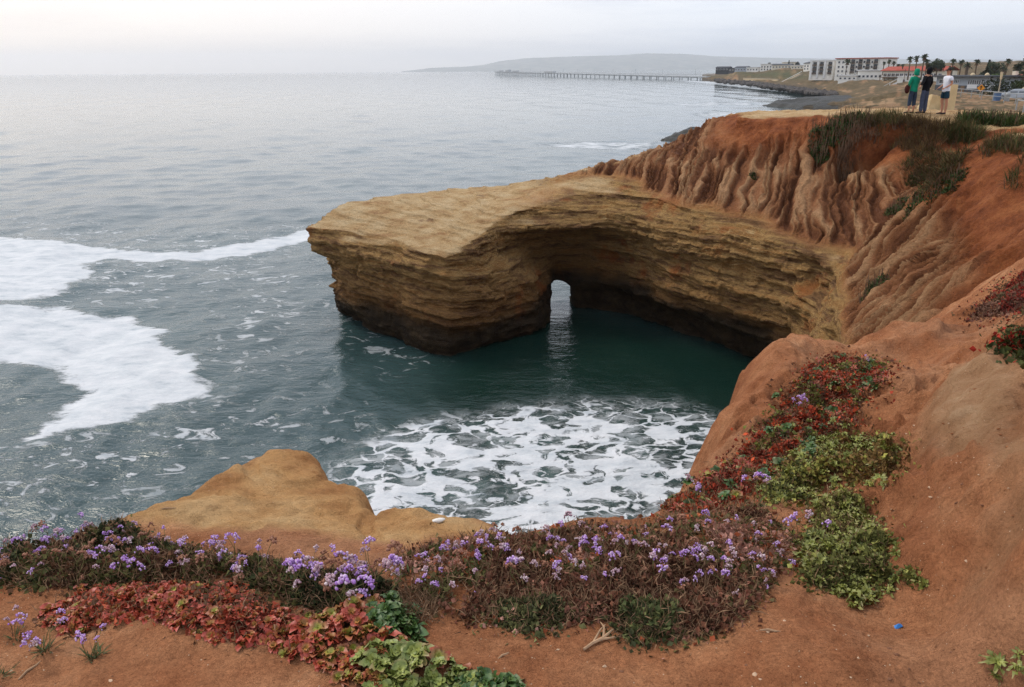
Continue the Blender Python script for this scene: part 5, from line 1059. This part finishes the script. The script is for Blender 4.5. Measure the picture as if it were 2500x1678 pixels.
cover('red_ground_cover', [(105,1535),(170,1470),(260,1445),(420,1430),(560,1440),(640,1480),(700,1520),(720,1560),(600,1572),(500,1545),(400,1520),(300,1505),(250,1525),(170,1550)], 7000, [srgb(110, 50, 36), srgb(150, 66, 46), srgb(168, 84, 58), srgb(104, 76, 56)], 'small red leaves and dead stems inside the rusty red mat', .03, size=(.008, .018), seed=43, twig=.2)
# ------------------------------------------------------------------ ice plant rosettes
def rosette_mesh(k, n=11, L=.042, w=.03, wav=.12, blunt=True):
    r_ = random.Random(300 + k); mb = MB()
    for i in range(n):
        a = i * 2.4 + r_.uniform(-.3, .3); q = i / n; e = .15 + 1.0 * q + r_.uniform(-.15, .15); l = L * (1 - .45 * q) * r_.uniform(.85, 1.15)
        leafblade(mb, (0, 0, .004 + .012 * q), (math.cos(a) * math.cos(e), math.sin(a) * math.cos(e), math.sin(e)), l, w * (1 - .3 * q) * r_.uniform(.8, 1.2), r_.uniform(.1, .6), 0, wav * r_.uniform(.5, 1.2), 4, blunt)
    me = mb.mesh('rosette', True); d = np.array([math.hypot(v[0], v[1]) / L for v in mb.v]); me.attributes.new('rad', 'FLOAT', 'POINT').data.foreach_set('value', d.astype(np.float32)); return me
def ice_mat(name, core, mid, tip, mid2, tip2):
    m = Mat(name, .45, .45); rd = m.attr('rad'); k = m.rnd()
    c = m.mix(m.smooth(.15, .55, rd), core, m.mix(k, mid, mid2)); c = m.mix(m.smooth(.55, 1.0, rd), c, m.mix(k, tip, tip2)); nz_ = m.noise(m.obj(), 60, 3); c = m.mix(.4, c, m.ramp(nz_, [(.3, (.6, .6, .6)), (.7, (1.25, 1.25, 1.25))]), 'MULTIPLY'); m.color(c); m.normal(m.bump(nz_, .002, .5)); return m.m
M_ICE = {'red': ice_mat('red_ice_plant', srgb(172, 124, 58), srgb(180, 76, 52), srgb(176, 62, 48), srgb(160, 66, 50), srgb(178, 88, 66)),
         'redgreen': ice_mat('red_green_ice_plant', srgb(160, 160, 66), srgb(150, 120, 62), srgb(178, 78, 54), srgb(164, 88, 56), srgb(160, 100, 72)),
         'lime': ice_mat('yellow_green_ice_plant', srgb(166, 172, 88), srgb(136, 144, 72), srgb(150, 130, 84), srgb(118, 132, 64), srgb(134, 140, 76)),
         'green': ice_mat('deep_green_ice_plant', srgb(96, 122, 58), srgb(72, 102, 50), srgb(108, 108, 66), srgb(62, 90, 46), srgb(84, 112, 58)),
         'olive': ice_mat('olive_ice_plant', srgb(158, 160, 82), srgb(136, 138, 68), srgb(150, 130, 82), srgb(118, 122, 60), srgb(140, 128, 76)),
         'moss': ice_mat('yellow_moss_ice_plant', srgb(164, 168, 84), srgb(138, 140, 66), srgb(150, 136, 78), srgb(116, 124, 58), srgb(140, 132, 72)),
         'crimson': ice_mat('crimson_ice_plant', srgb(150, 92, 50), srgb(160, 56, 40), srgb(150, 40, 36), srgb(176, 76, 50), srgb(136, 44, 40))}
ROS = {k: [rosette_mesh(i + 40 * j, n=random.choice((11, 13, 15)), wav=.24 if k not in ('crimson',) else .05, w=.030 if k not in ('crimson', 'olive', 'moss') else .013, blunt=k in ('red', 'redgreen', 'lime', 'green')) for i in range(4)] for j, k in enumerate(M_ICE)}
for k, ms in ROS.items():
    for me in ms: me.materials.append(M_ICE[k])
def mat_patch(label, poly, n, kinds, dm, sc, hmax=.05, lift=.6, seed=5):
    r_ = np.random.default_rng(seed); pts = spread(scatter(poly, n * 5, r_, 16), dm, n)
    if not pts: return
    c = np.mean(pts, 0); t = thing('ice_plant', label, 'ice plant', c); PP = np.array(poly, float)
    for p in pts:
        u, v = project(p); e = min(1, max(.0, float(poly_sd(PP, np.array([u]), np.array([v]))[0]) / 30)); cl = .5 + .5 * float(vnoise(np.array([p[0] * 6]), np.array([p[1] * 6]), s=seed)[0])
        kd = kinds(u, v, cl) if callable(kinds) else random.choice(kinds); z = p[2] + hmax * e * (.3 + cl) * random.uniform(.4, 1)
        link('rosette', random.choice(ROS[kd]), None, t, (p[0] - c[0], p[1] - c[1], z - c[2]), (random.uniform(-lift, lift), random.uniform(-lift, lift), random.uniform(0, 6.28)), sc * random.uniform(.7, 1.25))
mat_patch('rusty red ice plant mat in front of the purple statice at left', [(105,1535),(170,1470),(260,1445),(420,1430),(560,1440),(640,1480),(700,1520),(720,1560),(600,1572),(500,1545),(400,1520),(300,1505),(250,1525),(170,1550)], 270, lambda u, v, c: 'red' if random.random() < .88 else 'redgreen', .021, .66, .05, seed=21)
def front(u, v, c):
    if u > 900 and v < 1575: return 'green' if u > 930 or random.random() < .5 else 'redgreen'
    if u > 880 and v > 1590: return random.choice(('lime', 'lime', 'lime', 'redgreen'))
    return 'red' if random.random() < .6 else 'redgreen'
mat_patch('mixed red and yellow-green ice plant mat at the bottom edge', [(660,1580),(720,1530),(840,1500),(900,1480),(970,1470),(1010,1520),(1015,1560),(990,1590),(1090,1620),(1130,1650),(1200,1690),(900,1700),(840,1650),(760,1620)], 290, front, .025, .8, .06, seed=22)
mat_patch('dark green ice plant tips cut by the bottom edge right of the mixed mat', [(1130,1655),(1180,1660),(1280,1685),(1280,1710),(1130,1700)], 40, ['green'], .026, .8, .03, seed=27)
mat_patch('olive green ice plant mat standing alone on the dirt at right', [(1995,1225),(2060,1208),(2110,1225),(2120,1270),(2170,1330),(2165,1385),(2230,1400),(2225,1430),(2150,1432),(2080,1432),(2030,1440),(1985,1435),(1950,1380),(1990,1300)], 290, lambda u, v, c: 'olive' if random.random() < .6 else 'moss', .034, .8, .07, seed=23)
mat_patch('small olive ice plant tuft below the large green mat', [(2060,1450),(2110,1440),(2155,1455),(2140,1478),(2080,1478)], 40, ['olive'], .03, .95, .04, seed=24)
mat_patch('yellow-green ice plant mat on the top of the spur', [(1890,1140),(1950,1085),(2050,1065),(2110,1075),(2180,1075),(2190,1120),(2165,1165),(2080,1185),(1980,1210),(1900,1225),(1860,1205),(1900,1170)], 300, lambda u, v, c: random.choice(('green',) if u < 1990 and v < 1150 else ('olive', 'moss', 'moss')), .042, .85, .10, seed=25)
mat_patch('crimson ice plant mat running down the spur beside the yellow-green mat', [(1985,895),(2050,872),(2150,890),(2180,918),(2110,955),(2070,1040),(1980,1080),(1890,1130),(1830,1195),(1700,1240),(1640,1238),(1750,1170),(1830,1090),(1905,1005),(1930,945)], 300, lambda u, v, c: 'crimson' if random.random() < .72 else random.choice(('redgreen', 'olive', 'green')), .05, .95, .04, seed=26)
mat_patch('green ice plant cut by the lower right corner', [(2410,1640),(2440,1610),(2500,1600),(2540,1640),(2540,1700),(2420,1690)], 70, ['olive', 'olive', 'moss'], .03, .8, .08, seed=28)
mat_patch('small green ice plant clump among the red leaves near the spur top', [(2070,925),(2100,915),(2135,925),(2130,945),(2085,945)], 30, ['green'], .05, 1.1, .06, seed=29)
mat_patch('second small green ice plant clump halfway down the spur', [(1995,985),(2050,975),(2075,1000),(2050,1020),(2010,1010)], 30, ['green', 'olive'], .05, 1.1, .06, seed=30)
mat_patch('green ice plant clump low on the spur near the foam', [(1745,1180),(1790,1175),(1800,1200),(1770,1220),(1748,1210)], 24, ['green'], .04, .9, .05, seed=31)
# ------------------------------------------------------------------ shrubs and grass on the far rim
M_SHRUB = flat('green_shrub_leaf', srgb(66, 84, 42), .8, .2, .35, 3); M_TWIG = flat('grey_brown_twig', srgb(108, 84, 66), .9, .1, .3, 3); M_GRASS = flat('dry_rim_grass', srgb(116, 94, 62), .9, .1, .3, 2); M_GGRASS = flat('green_rim_grass', srgb(74, 82, 44), .85, .15, .35, 2); M_DGRASS = flat('dark_brown_grass', srgb(92, 70, 50), .9, .1, .3, 2)
def rim_plant(name, label, pts, n, mats, L, w, upw=1.0, lift=.25, cat='shrub', droop=.3):
    """pts: (pixel x, pixel y, depth, radius m) clumps standing on the land"""
    B = []
    for a, b, d, r_ in pts:
        h = on_cliff(a, b); B.append((h if h is not None else at_t(a, b, d), r_))
    base = np.mean([b[0] for b in B], 0); base[2] = min(b[0][2] for b in B) - .1
    def lay(x, y, c):
        ok, loc, nn, _i = CLIFF.ray_cast(Vector((x, y, c[2] + .9)), Vector((0, 0, -1))); return loc.z if ok and abs(loc.z - c[2]) < .9 else float(c[2])
    t = thing(name, label, cat, base); lf = MB(); st = MB()
    n = int(n * 1.5); w *= .7
    for i in range(n):
        c, r_ = random.choice(B); a = random.uniform(0, 6.28); q = r_ * math.sqrt(random.random()); x = c[0] + math.cos(a) * q; y = c[1] + math.sin(a) * q; z = lay(x, y, c) - .03 + random.uniform(0, lift) * (1 - q / r_ * .7)
        e = random.uniform(.2, 1.45) * upw; l = L * random.uniform(.5, 1.2); a = random.uniform(0, 6.28)
        leafblade(lf, Vector((x, y, z)) - Vector(base), (math.cos(a) * math.cos(e), math.sin(a) * math.cos(e), math.sin(e)), l, w * random.uniform(.6, 1.4), droop * random.random(), random.randrange(len(mats)), 0, 2)
        if i % 12 == 0: p = Vector((x, y, z - .15)) - Vector(base); st.tube([p, p + Vector((random.uniform(-.1, .1), random.uniform(-.1, .1), lift + .2))], [.012, .006], 3)
    lf.build('foliage', mats, t); st.build('twigs', [M_TWIG], t, kind='stuff'); return t
rim_plant('green_shrub', 'bright green leafy shrub spilling over the red rim', [(2010,345,28.0,.5),(2035,325,28.2,.55),(2005,375,27.6,.35),(2055,305,28.4,.5),(2090,298,28.4,.45)], 1500, [M_SHRUB, M_SHRUB, M_GGRASS], .13, .07, 1, .35)
rim_plant('twiggy_shrub', 'grey-brown twiggy shrub right of the bright green shrub', [(2075,345,27.3,.45),(2110,330,27.2,.5),(2065,390,26.9,.35),(2060,420,26.6,.22)], 1300, [M_TWIG, M_DGRASS], .2, .018, 1, .3)
rim_plant('rim_grass', 'green grass tuft on the rim left of the people', [(2125,295,28.0,.5),(2160,292,28.0,.5),(2190,300,27.6,.5)], 1100, [M_GGRASS, M_GRASS], .34, .022, 1, .1, 'grass')
rim_plant('rim_grass', 'tall brown grass at the feet of the people', [(2215,305,27.2,.5),(2250,312,26.8,.55),(2290,318,26.4,.55),(2325,322,26.2,.5),(2235,340,26.4,.4),(2270,350,26.0,.5)], 2600, [M_GRASS, M_DGRASS, M_GRASS], .36, .02, 1, .10, 'grass')
rim_plant('rim_grass', 'green grass tuft right of the tall brown grass', [(2350,325,25.6,.4),(2375,335,25.2,.35),(2330,335,25.6,.4)], 1100, [M_GGRASS, M_GGRASS, M_GRASS], .4, .025, 1, .12, 'grass')
rim_plant('rim_grass', 'dark brown grass hanging down the head of the ravine', [(2240,390,24.8,.5),(2280,400,24.2,.5),(2250,430,24.0,.4),(2320,400,23.4,.4),(2300,430,23.4,.4)], 1800, [M_DGRASS, M_GRASS, M_GGRASS], .4, .022, .8, .08, 'grass')
rim_plant('green_shrub', 'green creeper at the bottom of the grassy ravine', [(2260,465,23.0,.3),(2300,460,22.6,.35),(2330,450,22.4,.25),(2240,440,23.6,.3)], 900, [M_SHRUB, M_GGRASS], .12, .05, .8, .15)
rim_plant('green_shrub', 'green clump on the fin of the rilled slope', [(2180,515,22.6,.22),(2205,505,22.6,.25),(2230,500,22.6,.2)], 500, [M_SHRUB, M_SHRUB], .1, .05, .9, .18)
rim_plant('green_shrub', 'small green clump at the foot of the rills above the yellow rock', [(2125,705,19.6,.16),(2145,695,19.4,.2)], 420, [M_SHRUB, M_GGRASS], .09, .04, .9, .16)
rim_plant('green_shrub', 'dark green low shrub on the sand right of the people', [(2375,298,28.0,.5),(2410,300,27.6,.6),(2445,303,27.2,.55),(2475,306,26.8,.4)], 1500, [M_GGRASS, M_SHRUB], .3, .04, 1, .25)
rim_plant('rim_grass', 'green grass beside the pale rock at the right edge', [(2440,355,19.0,.4),(2470,350,18.6,.45),(2500,360,18.0,.4),(2520,380,17.2,.4)], 1100, [M_GGRASS, M_GRASS], .3, .02, 1, .12, 'grass')
rim_plant('green_shrub', 'tiny green tuft in the middle of the rills', [(1838,428,28.4,.14)], 200, [M_SHRUB], .08, .04, .9, .1)
# ------------------------------------------------------------------ loose things on the ground
M_DRIFT = flat('bleached_driftwood', srgb(170, 138, 108), .9, .1, .2, 30); M_SHELL = flat('white_shell', srgb(232, 226, 216), .5, .3, .05, 30); M_BLUE = flat('blue_plastic', srgb(60, 128, 200), .5, .3, .1, 30)
q = drop_px([1425], [1590])[0]; t = thing('dry_branch', 'forked dry branch lying on the dirt below the brown band', 'branch', q, (0, 0, R(28)), .75)
MB().tube([(0,0,.008),(.05,.01,.012),(.10,.012,.014),(.16,.03,.02)], [.006,.007,.007,.004], 6).build('limb', [M_DRIFT], t)
for e in ([(.05,.01,.012),(.11,.05,.02),(.15,.07,.02)], [(.08,.012,.014),(.14,-.01,.018),(.17,-.012,.012)], [(.1,.012,.014),(.13,.05,.03),(.14,.09,.02)]): MB().tube(e, [.005,.004,.002], 5).build('side_branch', [M_DRIFT], t)
for u, v, a, L, lb in ((1190,1570,.2,.07,'straight pale stick on the dirt left of the forked branch'),(1230,1605,.6,.04,'short dark stick below the straight pale stick'),(1180,1530,.5,.05,'short stick close under the brown band'),(1380,1530,.9,.06,'bent stick under the brown band above the forked branch'),(1880,1545,-.2,.06,'pale stick on the dirt right of the dark green clump'),(1235,1660,.7,.05,'orange-brown stick near the bottom edge'),(1065,1495,1.4,.05,'pale stick in the dirt gap'),(75,1640,1.2,.08,'thick pale stick at the lower left edge'),(410,1245,0.1,.07,'curved thin twig on the tan knob')):
    q = drop_px([u], [v])
    if len(q): o = MB().tube([(-L/2,0,.004),(-L*.1,L*.05,.008),(L*.25,-.01*L,.008),(L/2,L*.08,.005)], [.002,.0035,.003,.0015], 5).build('stick', [M_DRIFT], None, q[0], (0,0,a), label=lb, category='stick', group='sticks on the dirt')
q = drop_px([1070], [1274])[0]; MB().blob((0,0,.006), .02, 0, 2, .18, (1.5,.7,.45)).build('shell', [M_SHELL], None, q, (0,0,.4), smooth=True, label='white shell lying on the tan rock below the foam', category='shell')
q = drop_px([2183], [1541])[0]; MB().add([(0,0,.002),(.028,.006,.012),(.034,.024,.006),(.008,.02,.004),(.018,.013,.018)],[(0,1,4),(1,2,4),(2,3,4),(3,0,4)]).build('plastic_scrap', [M_BLUE], None, q, label='crumpled scrap of blue plastic on the dirt', category='litter')
M_PEB = flat('pale_pebble', srgb(196, 164, 134), .9, .15, .2, 40); M_PEB2 = flat('brown_pebble', srgb(124, 86, 64), .9, .15, .2, 40)
pb_ = MB()
for p in scatter([(0,1480),(600,1590),(1000,1560),(1500,1500),(1900,1500),(2300,1500),(2500,1300),(2500,950),(2250,950),(2150,1200),(2250,1450),(2400,1678),(0,1678)], 2400):
    s = .001 + .0042 * random.random() ** 5; pb_.blob(p + np.array([0, 0, s * .3]), s * (1.6 if random.random() < .5 else 1), random.choice((0, 1, 2, 2, 2)), 1, .35, (1.2, 1, .6))
pb_.build('pebbles', [M_PEB, M_PEB2, M_GROUND], kind='stuff', label='pale and brown grit scattered over the dirt', category='pebbles')
# ================================================================== people
M_SKIN = flat('skin', srgb(186, 132, 104), .6, .3, .06, 8); M_HAIRB = flat('dark_hair', srgb(38, 28, 24), .7, .3, .2, 20); M_GRNH = flat('green_hoodie_cloth', srgb(28, 138, 106), .9, .15, .12, 12); M_BLKH = flat('black_hoodie_cloth', srgb(20, 20, 24), .9, .15, .2, 12)
M_JEAN = flat('blue_jeans', srgb(72, 78, 96), .9, .15, .15, 14); M_DJEAN = flat('dark_jeans', srgb(54, 64, 80), .9, .15, .15, 14); M_TEE = flat('white_cotton', srgb(226, 226, 232), .9, .15, .05, 10); M_SHORT = flat('teal_shorts', srgb(34, 58, 72), .9, .15, .1, 10); M_SHOE = flat('dark_shoe', srgb(48, 44, 42), .8, .2, .1, 10); M_BAG = flat('dark_red_bag', srgb(70, 30, 26), .8, .2, .1, 10)
def skin(name, verts, edges, rad, mat, parent, root=0, sub=2):
    me = bpy.data.meshes.new(name); me.from_pydata(verts, edges, []); o = link('tmp', me)
    md = o.modifiers.new('k', 'SKIN'); md.use_smooth_shade = True; md.branch_smoothing = .6
    for i, d in enumerate(me.skin_vertices[0].data):
        r = rad[i]; d.radius = r if hasattr(r, '__len__') else (r, r); d.use_root = (i == root)
    o.modifiers.new('s', 'SUBSURF').levels = sub; o.modifiers['s'].render_levels = sub
    dg = bpy.context.evaluated_depsgraph_get(); m2 = bpy.data.meshes.new_from_object(o.evaluated_get(dg)); m2.name = name
    bpy.data.objects.remove(o); m2.materials.clear(); m2.materials.append(mat); m2.polygons.foreach_set('use_smooth', [True] * len(m2.polygons)); return link(name, m2, None, parent)
def chainer():
    V, E, Rr = [], [], []
    def add(p, r, link_to=None):
        V.append(p); Rr.append(r)
        if link_to is not None: E.append((link_to, len(V) - 1))
        return len(V) - 1
    return V, E, Rr, add
def hand(add, w, d, out):                                   # palm, four fingers and a thumb, slightly curled
    d = Vector(d).normalized(); out = Vector(out).normalized(); sp = d.cross(out).normalized(); p = Vector(w)
    palm = add(tuple(p + d * .05), (.018, .036), None); return palm
def person(label, P, yaw, H, legs, arms, top, bottom, hood=None, hood_up=False, short_sleeve=False, shorts=None, glasses=False, face_turn=0.0, bare_shin=False):
    """figure faces its own -Y; legs, arms: joint offsets"""
    t = thing('person', label, 'person', P, (0, 0, yaw)); k = H / 1.72
    S_ = lambda x, y, z: (x * k, y * k, z * k)
    # body: one continuous skin from pelvis to head, arms with fingers, legs and feet
    V, E, Rr, add = chainer()
    pel = add(S_(0, 0, .92), (.10 * k, .08 * k)); sp = add(S_(0, 0, 1.12), (.10 * k, .075 * k), pel); ch = add(S_(0, .01, 1.32), (.12 * k, .08 * k), sp); nk = add(S_(0, 0, 1.45), .052 * k, ch); hb = add(S_(0, -.01, 1.53), .066 * k, nk); hm = add(S_(0, -.012, 1.60), (.078 * k, .09 * k), hb); ht = add(S_(0, 0, 1.68), (.06 * k, .07 * k), hm)
    for s_, (kn, an) in zip((-1, 1), legs):
        hp = add(S_(s_ * .09, 0, .86), .088 * k, pel); K_ = add(S_(s_ * .10 + kn[0], kn[1], .48), .056 * k, hp); c = add(S_(s_ * .10 + kn[0] * .7 + an[0] * .3, (kn[1] + an[1]) / 2 + .02, .34), .054 * k, K_); A_ = add(S_(s_ * .10 + an[0], an[1], .08), .036 * k, c); f = add(S_(s_ * .12 + an[0], an[1] - .10, .035), (.04 * k, .028 * k), A_); add(S_(s_ * .13 + an[0], an[1] - .18, .025), (.036 * k, .02 * k), f)
    for s_, (el, wr) in zip((-1, 1), arms):
        sh = add(S_(s_ * .17, .01, 1.38), .052 * k, ch); e = add(S_(*el), .040 * k, sh); w = add(S_(*wr), .026 * k, e)
        d = (Vector(wr) - Vector(el)).normalized(); pm = add(tuple((Vector(wr) + d * .06) * k), (.036 * k, .018 * k), w); side = d.cross(Vector((0, 1, 0))).normalized(); cur = Vector((0, -.35, -.1))
        for j, (o_, L) in enumerate(((-.03, .065), (-.01, .078), (.01, .072), (.03, .058))):
            b = add(tuple((Vector(wr) + d * .10 + side * o_) * k), .0095 * k, pm); m_ = add(tuple((Vector(wr) + d * (.10 + L * .55) + side * o_ * 1.1 + cur * .03) * k), .0088 * k, b); add(tuple((Vector(wr) + (d + cur * .6).normalized() * (.10 + L) + side * o_ * 1.1) * k), .0078 * k, m_)
        b = add(tuple((Vector(wr) + d * .05 + side * -.045 * s_ + cur * .04) * k), .011 * k, pm); add(tuple((Vector(wr) + d * .095 + side * -.06 * s_ + cur * .08) * k), .009 * k, b)
    body = skin('body', V, E, Rr, M_SKIN, t)
    # face
    fc = MB(); fc.add([S_(-.012, -.10, 1.575), S_(.012, -.10, 1.575), S_(0, -.128, 1.578), S_(0, -.098, 1.62)], [(0, 1, 2), (1, 3, 2), (3, 0, 2)]); fc.build('nose', [M_SKIN], t)
    MB().box(-.025 * k, .025 * k, -.094 * k, -.086 * k, 1.548 * k, 1.556 * k).build('mouth', [flat('lip', srgb(140, 80, 70))], t)
    for s_ in (-1, 1):
        MB().blob(S_(s_ * .082, .012, 1.60), .022 * k, 0, 1, .05, (.4, .8, 1.3)).build('ear', [M_SKIN], t, smooth=True); MB().blob(S_(s_ * .032, -.088, 1.618), .012 * k, 0, 1, 0).build('eye', [M_BLK], t)
    if glasses: MB().box(-.075 * k, .075 * k, -.112 * k, -.09 * k, 1.604 * k, 1.638 * k).box(-.086 * k, -.078 * k, -.1 * k, .01 * k, 1.622 * k, 1.632 * k).box(.078 * k, .086 * k, -.1 * k, .01 * k, 1.622 * k, 1.632 * k).build('sunglasses', [M_BLK], t)
    if not hood_up:
        hr = MB(); hr.blob(S_(0, .018, 1.635), .098 * k, 0, 2, .05, (.92, 1.0, .86)); o = hr.build('hair', [M_HAIRB], t, smooth=True)
    # clothing
    V, E, Rr, add = chainer()
    hem0 = add(S_(0, 0, .80), (.172 * k, .135 * k)); hem = add(S_(0, 0, .88), (.172 * k, .135 * k), hem0); a = add(S_(0, 0, 1.04), (.162 * k, .13 * k), hem); b = add(S_(0, .01, 1.28), (.19 * k, .135 * k), a); n2 = add(S_(0, .01, 1.43), (.10 * k, .085 * k), b)
    for s_, (el, wr) in zip((-1, 1), arms):
        sh = add(S_(s_ * .175, .01, 1.37), .078 * k, b)
        if short_sleeve: m_ = Vector((s_ * .17, .01, 1.38)).lerp(Vector(el), .6); add(S_(*m_), .068 * k, sh)
        else: e = add(S_(*el), .062 * k, sh); m_ = Vector(el).lerp(Vector(wr), .93); add(S_(*m_), .045 * k, e)
    skin('shirt' if short_sleeve else 'hoodie', V, E, Rr, top, t)
    if hood_up:
        V, E, Rr, add = chainer(); a = add(S_(0, .03, 1.42), .10 * k); b = add(S_(0, .03, 1.54), (.108 * k, .105 * k), a); c = add(S_(0, .035, 1.63), (.112 * k, .11 * k), b); add(S_(0, .03, 1.71), (.075 * k, .08 * k), c); skin('hood', V, E, Rr, top, t)
    V, E, Rr, add = chainer(); w = add(S_(0, 0, 1.0), (.145 * k, .112 * k)); c = add(S_(0, 0, .86), (.15 * k, .12 * k), w)
    for s_, (kn, an) in zip((-1, 1), legs):
        hp = add(S_(s_ * .09, 0, .80), .105 * k, c)
        if shorts: add(S_(s_ * .10 + kn[0] * .5, kn[1] * .5, .56), .098 * k, hp)
        else:
            K_ = add(S_(s_ * .10 + kn[0], kn[1], .48), .080 * k, hp); add(S_(s_ * .10 + kn[0] * .2 + an[0] * .8, kn[1] * .2 + an[1] * .8, .26 if bare_shin else .05), .070 * k, K_)
    skin('shorts' if shorts else 'trousers', V, E, Rr, bottom, t)
    for s_, (kn, an) in zip((-1, 1), legs):
        V, E, Rr, add = chainer(); a = add(S_(s_ * .10 + an[0], an[1] + .03, .05), (.048 * k, .045 * k)); b = add(S_(s_ * .12 + an[0], an[1] - .08, .04), (.05 * k, .036 * k), a); add(S_(s_ * .13 + an[0], an[1] - .2, .03), (.04 * k, .026 * k), b); skin('shoe', V, E, Rr, M_SHOE, t, sub=1)
    return t
def stand(px, py, tt):
    h = on_cliff(px, py); p = h if h is not None else at_t(px, py, tt); p[2] += .01; return p
yb = R(180 + 20)     # backs to the camera, facing the sea beyond
DOWN = ((-.23, .04, 1.12), (-.24, -.03, .88)); DOWNR = ((.25, .05, 1.12), (.25, -.04, .88))
P1 = stand(2222, 278, 33); P2 = stand(2251, 278, 33); P3 = stand(2300, 280, 32)
STR = (((0, 0), (0, .02)), ((.0, -.02), (.02, .0)))
t1 = person('person in a bright green hooded top seen from behind, beside the one in black', P1, yb, 1.49, STR, (((-.22, -.06, 1.13), (-.06, -.16, 1.02)), ((.22, -.04, 1.12), (.12, -.16, .95))), M_GRNH, M_DJEAN, hood_up=True, bare_shin=True)
t2 = person('person in a black hooded top and jeans with an arm round the one in green', P2, yb + R(8), 1.53, STR, (((-.25, .03, 1.14), (-.22, -.05, .90)), ((.36, .12, 1.20), (.58, .17, 1.02))), M_BLKH, M_JEAN, hood_up=True)
t3 = person('person in a white T-shirt, dark shorts and sunglasses facing left', P3, R(-80), 1.52, (((.0, -.03), (.02, .02)), ((.0, .02), (-.02, .04))), (((-.21, .05, 1.12), (-.17, -.16, 1.0)), ((.21, .05, 1.12), (.18, -.16, 1.0))), M_TEE, M_SHORT, short_sleeve=True, shorts=True, glasses=True)
bg_ = at_t(2212, 232, 30.2); MB().blob((0, 0, 0), .13, 0, 2, .08, (.7, .5, 1.15)).tube([(0, 0, .13), (.06, 0, .3), (.14, 0, .4)], .012, 5).build('shoulder_bag', [M_BAG], None, (P1[0] - .24, P1[1] - .02, P1[2] + .80), smooth=True, label='dark red bag hanging at the side of the person in green', category='bag')
# pale rock outcrop and squat post behind the person in white
M_PALE = flat('pale_sandstone_block', srgb(206, 182, 140), .9, .15, .12, 2)
q = at_t(2318, 262, 31.5); z_ = float(TOP(np.array([q[0]]), np.array([q[1]]))[0]); MB().box(-.14, .14, -.14, .14, -.3, 1.0).build('stone_post', [M_PALE], None, (q[0] + .15, q[1] + .3, z_), label='pale square post behind the person in the white T-shirt', category='post')
bm = bmesh.new(); bmesh.ops.create_cube(bm, size=1); bmesh.ops.subdivide_edges(bm, edges=bm.edges[:], cuts=7, use_grid_fill=True)
for v in bm.verts:
    c_ = v.co; f_ = float(fbm(np.array([c_.x * 2.2]), np.array([c_.y * 2.2]), np.array([c_.z * 2.2]), o=4, s=88)[0]); c_ *= 1 + .22 * f_; c_.x *= .62 - .2 * c_.z; c_.y *= .5; c_.z *= .75
me = bpy.data.meshes.new('pale_rock'); bm.to_mesh(me); bm.free(); link('pale_rock', me, M_PALE, None, (q[0] - .5, q[1] + .6, z_ + .2), (0, .1, .4), label='pale cracked rock just left of the person in the white T-shirt', category='rock')
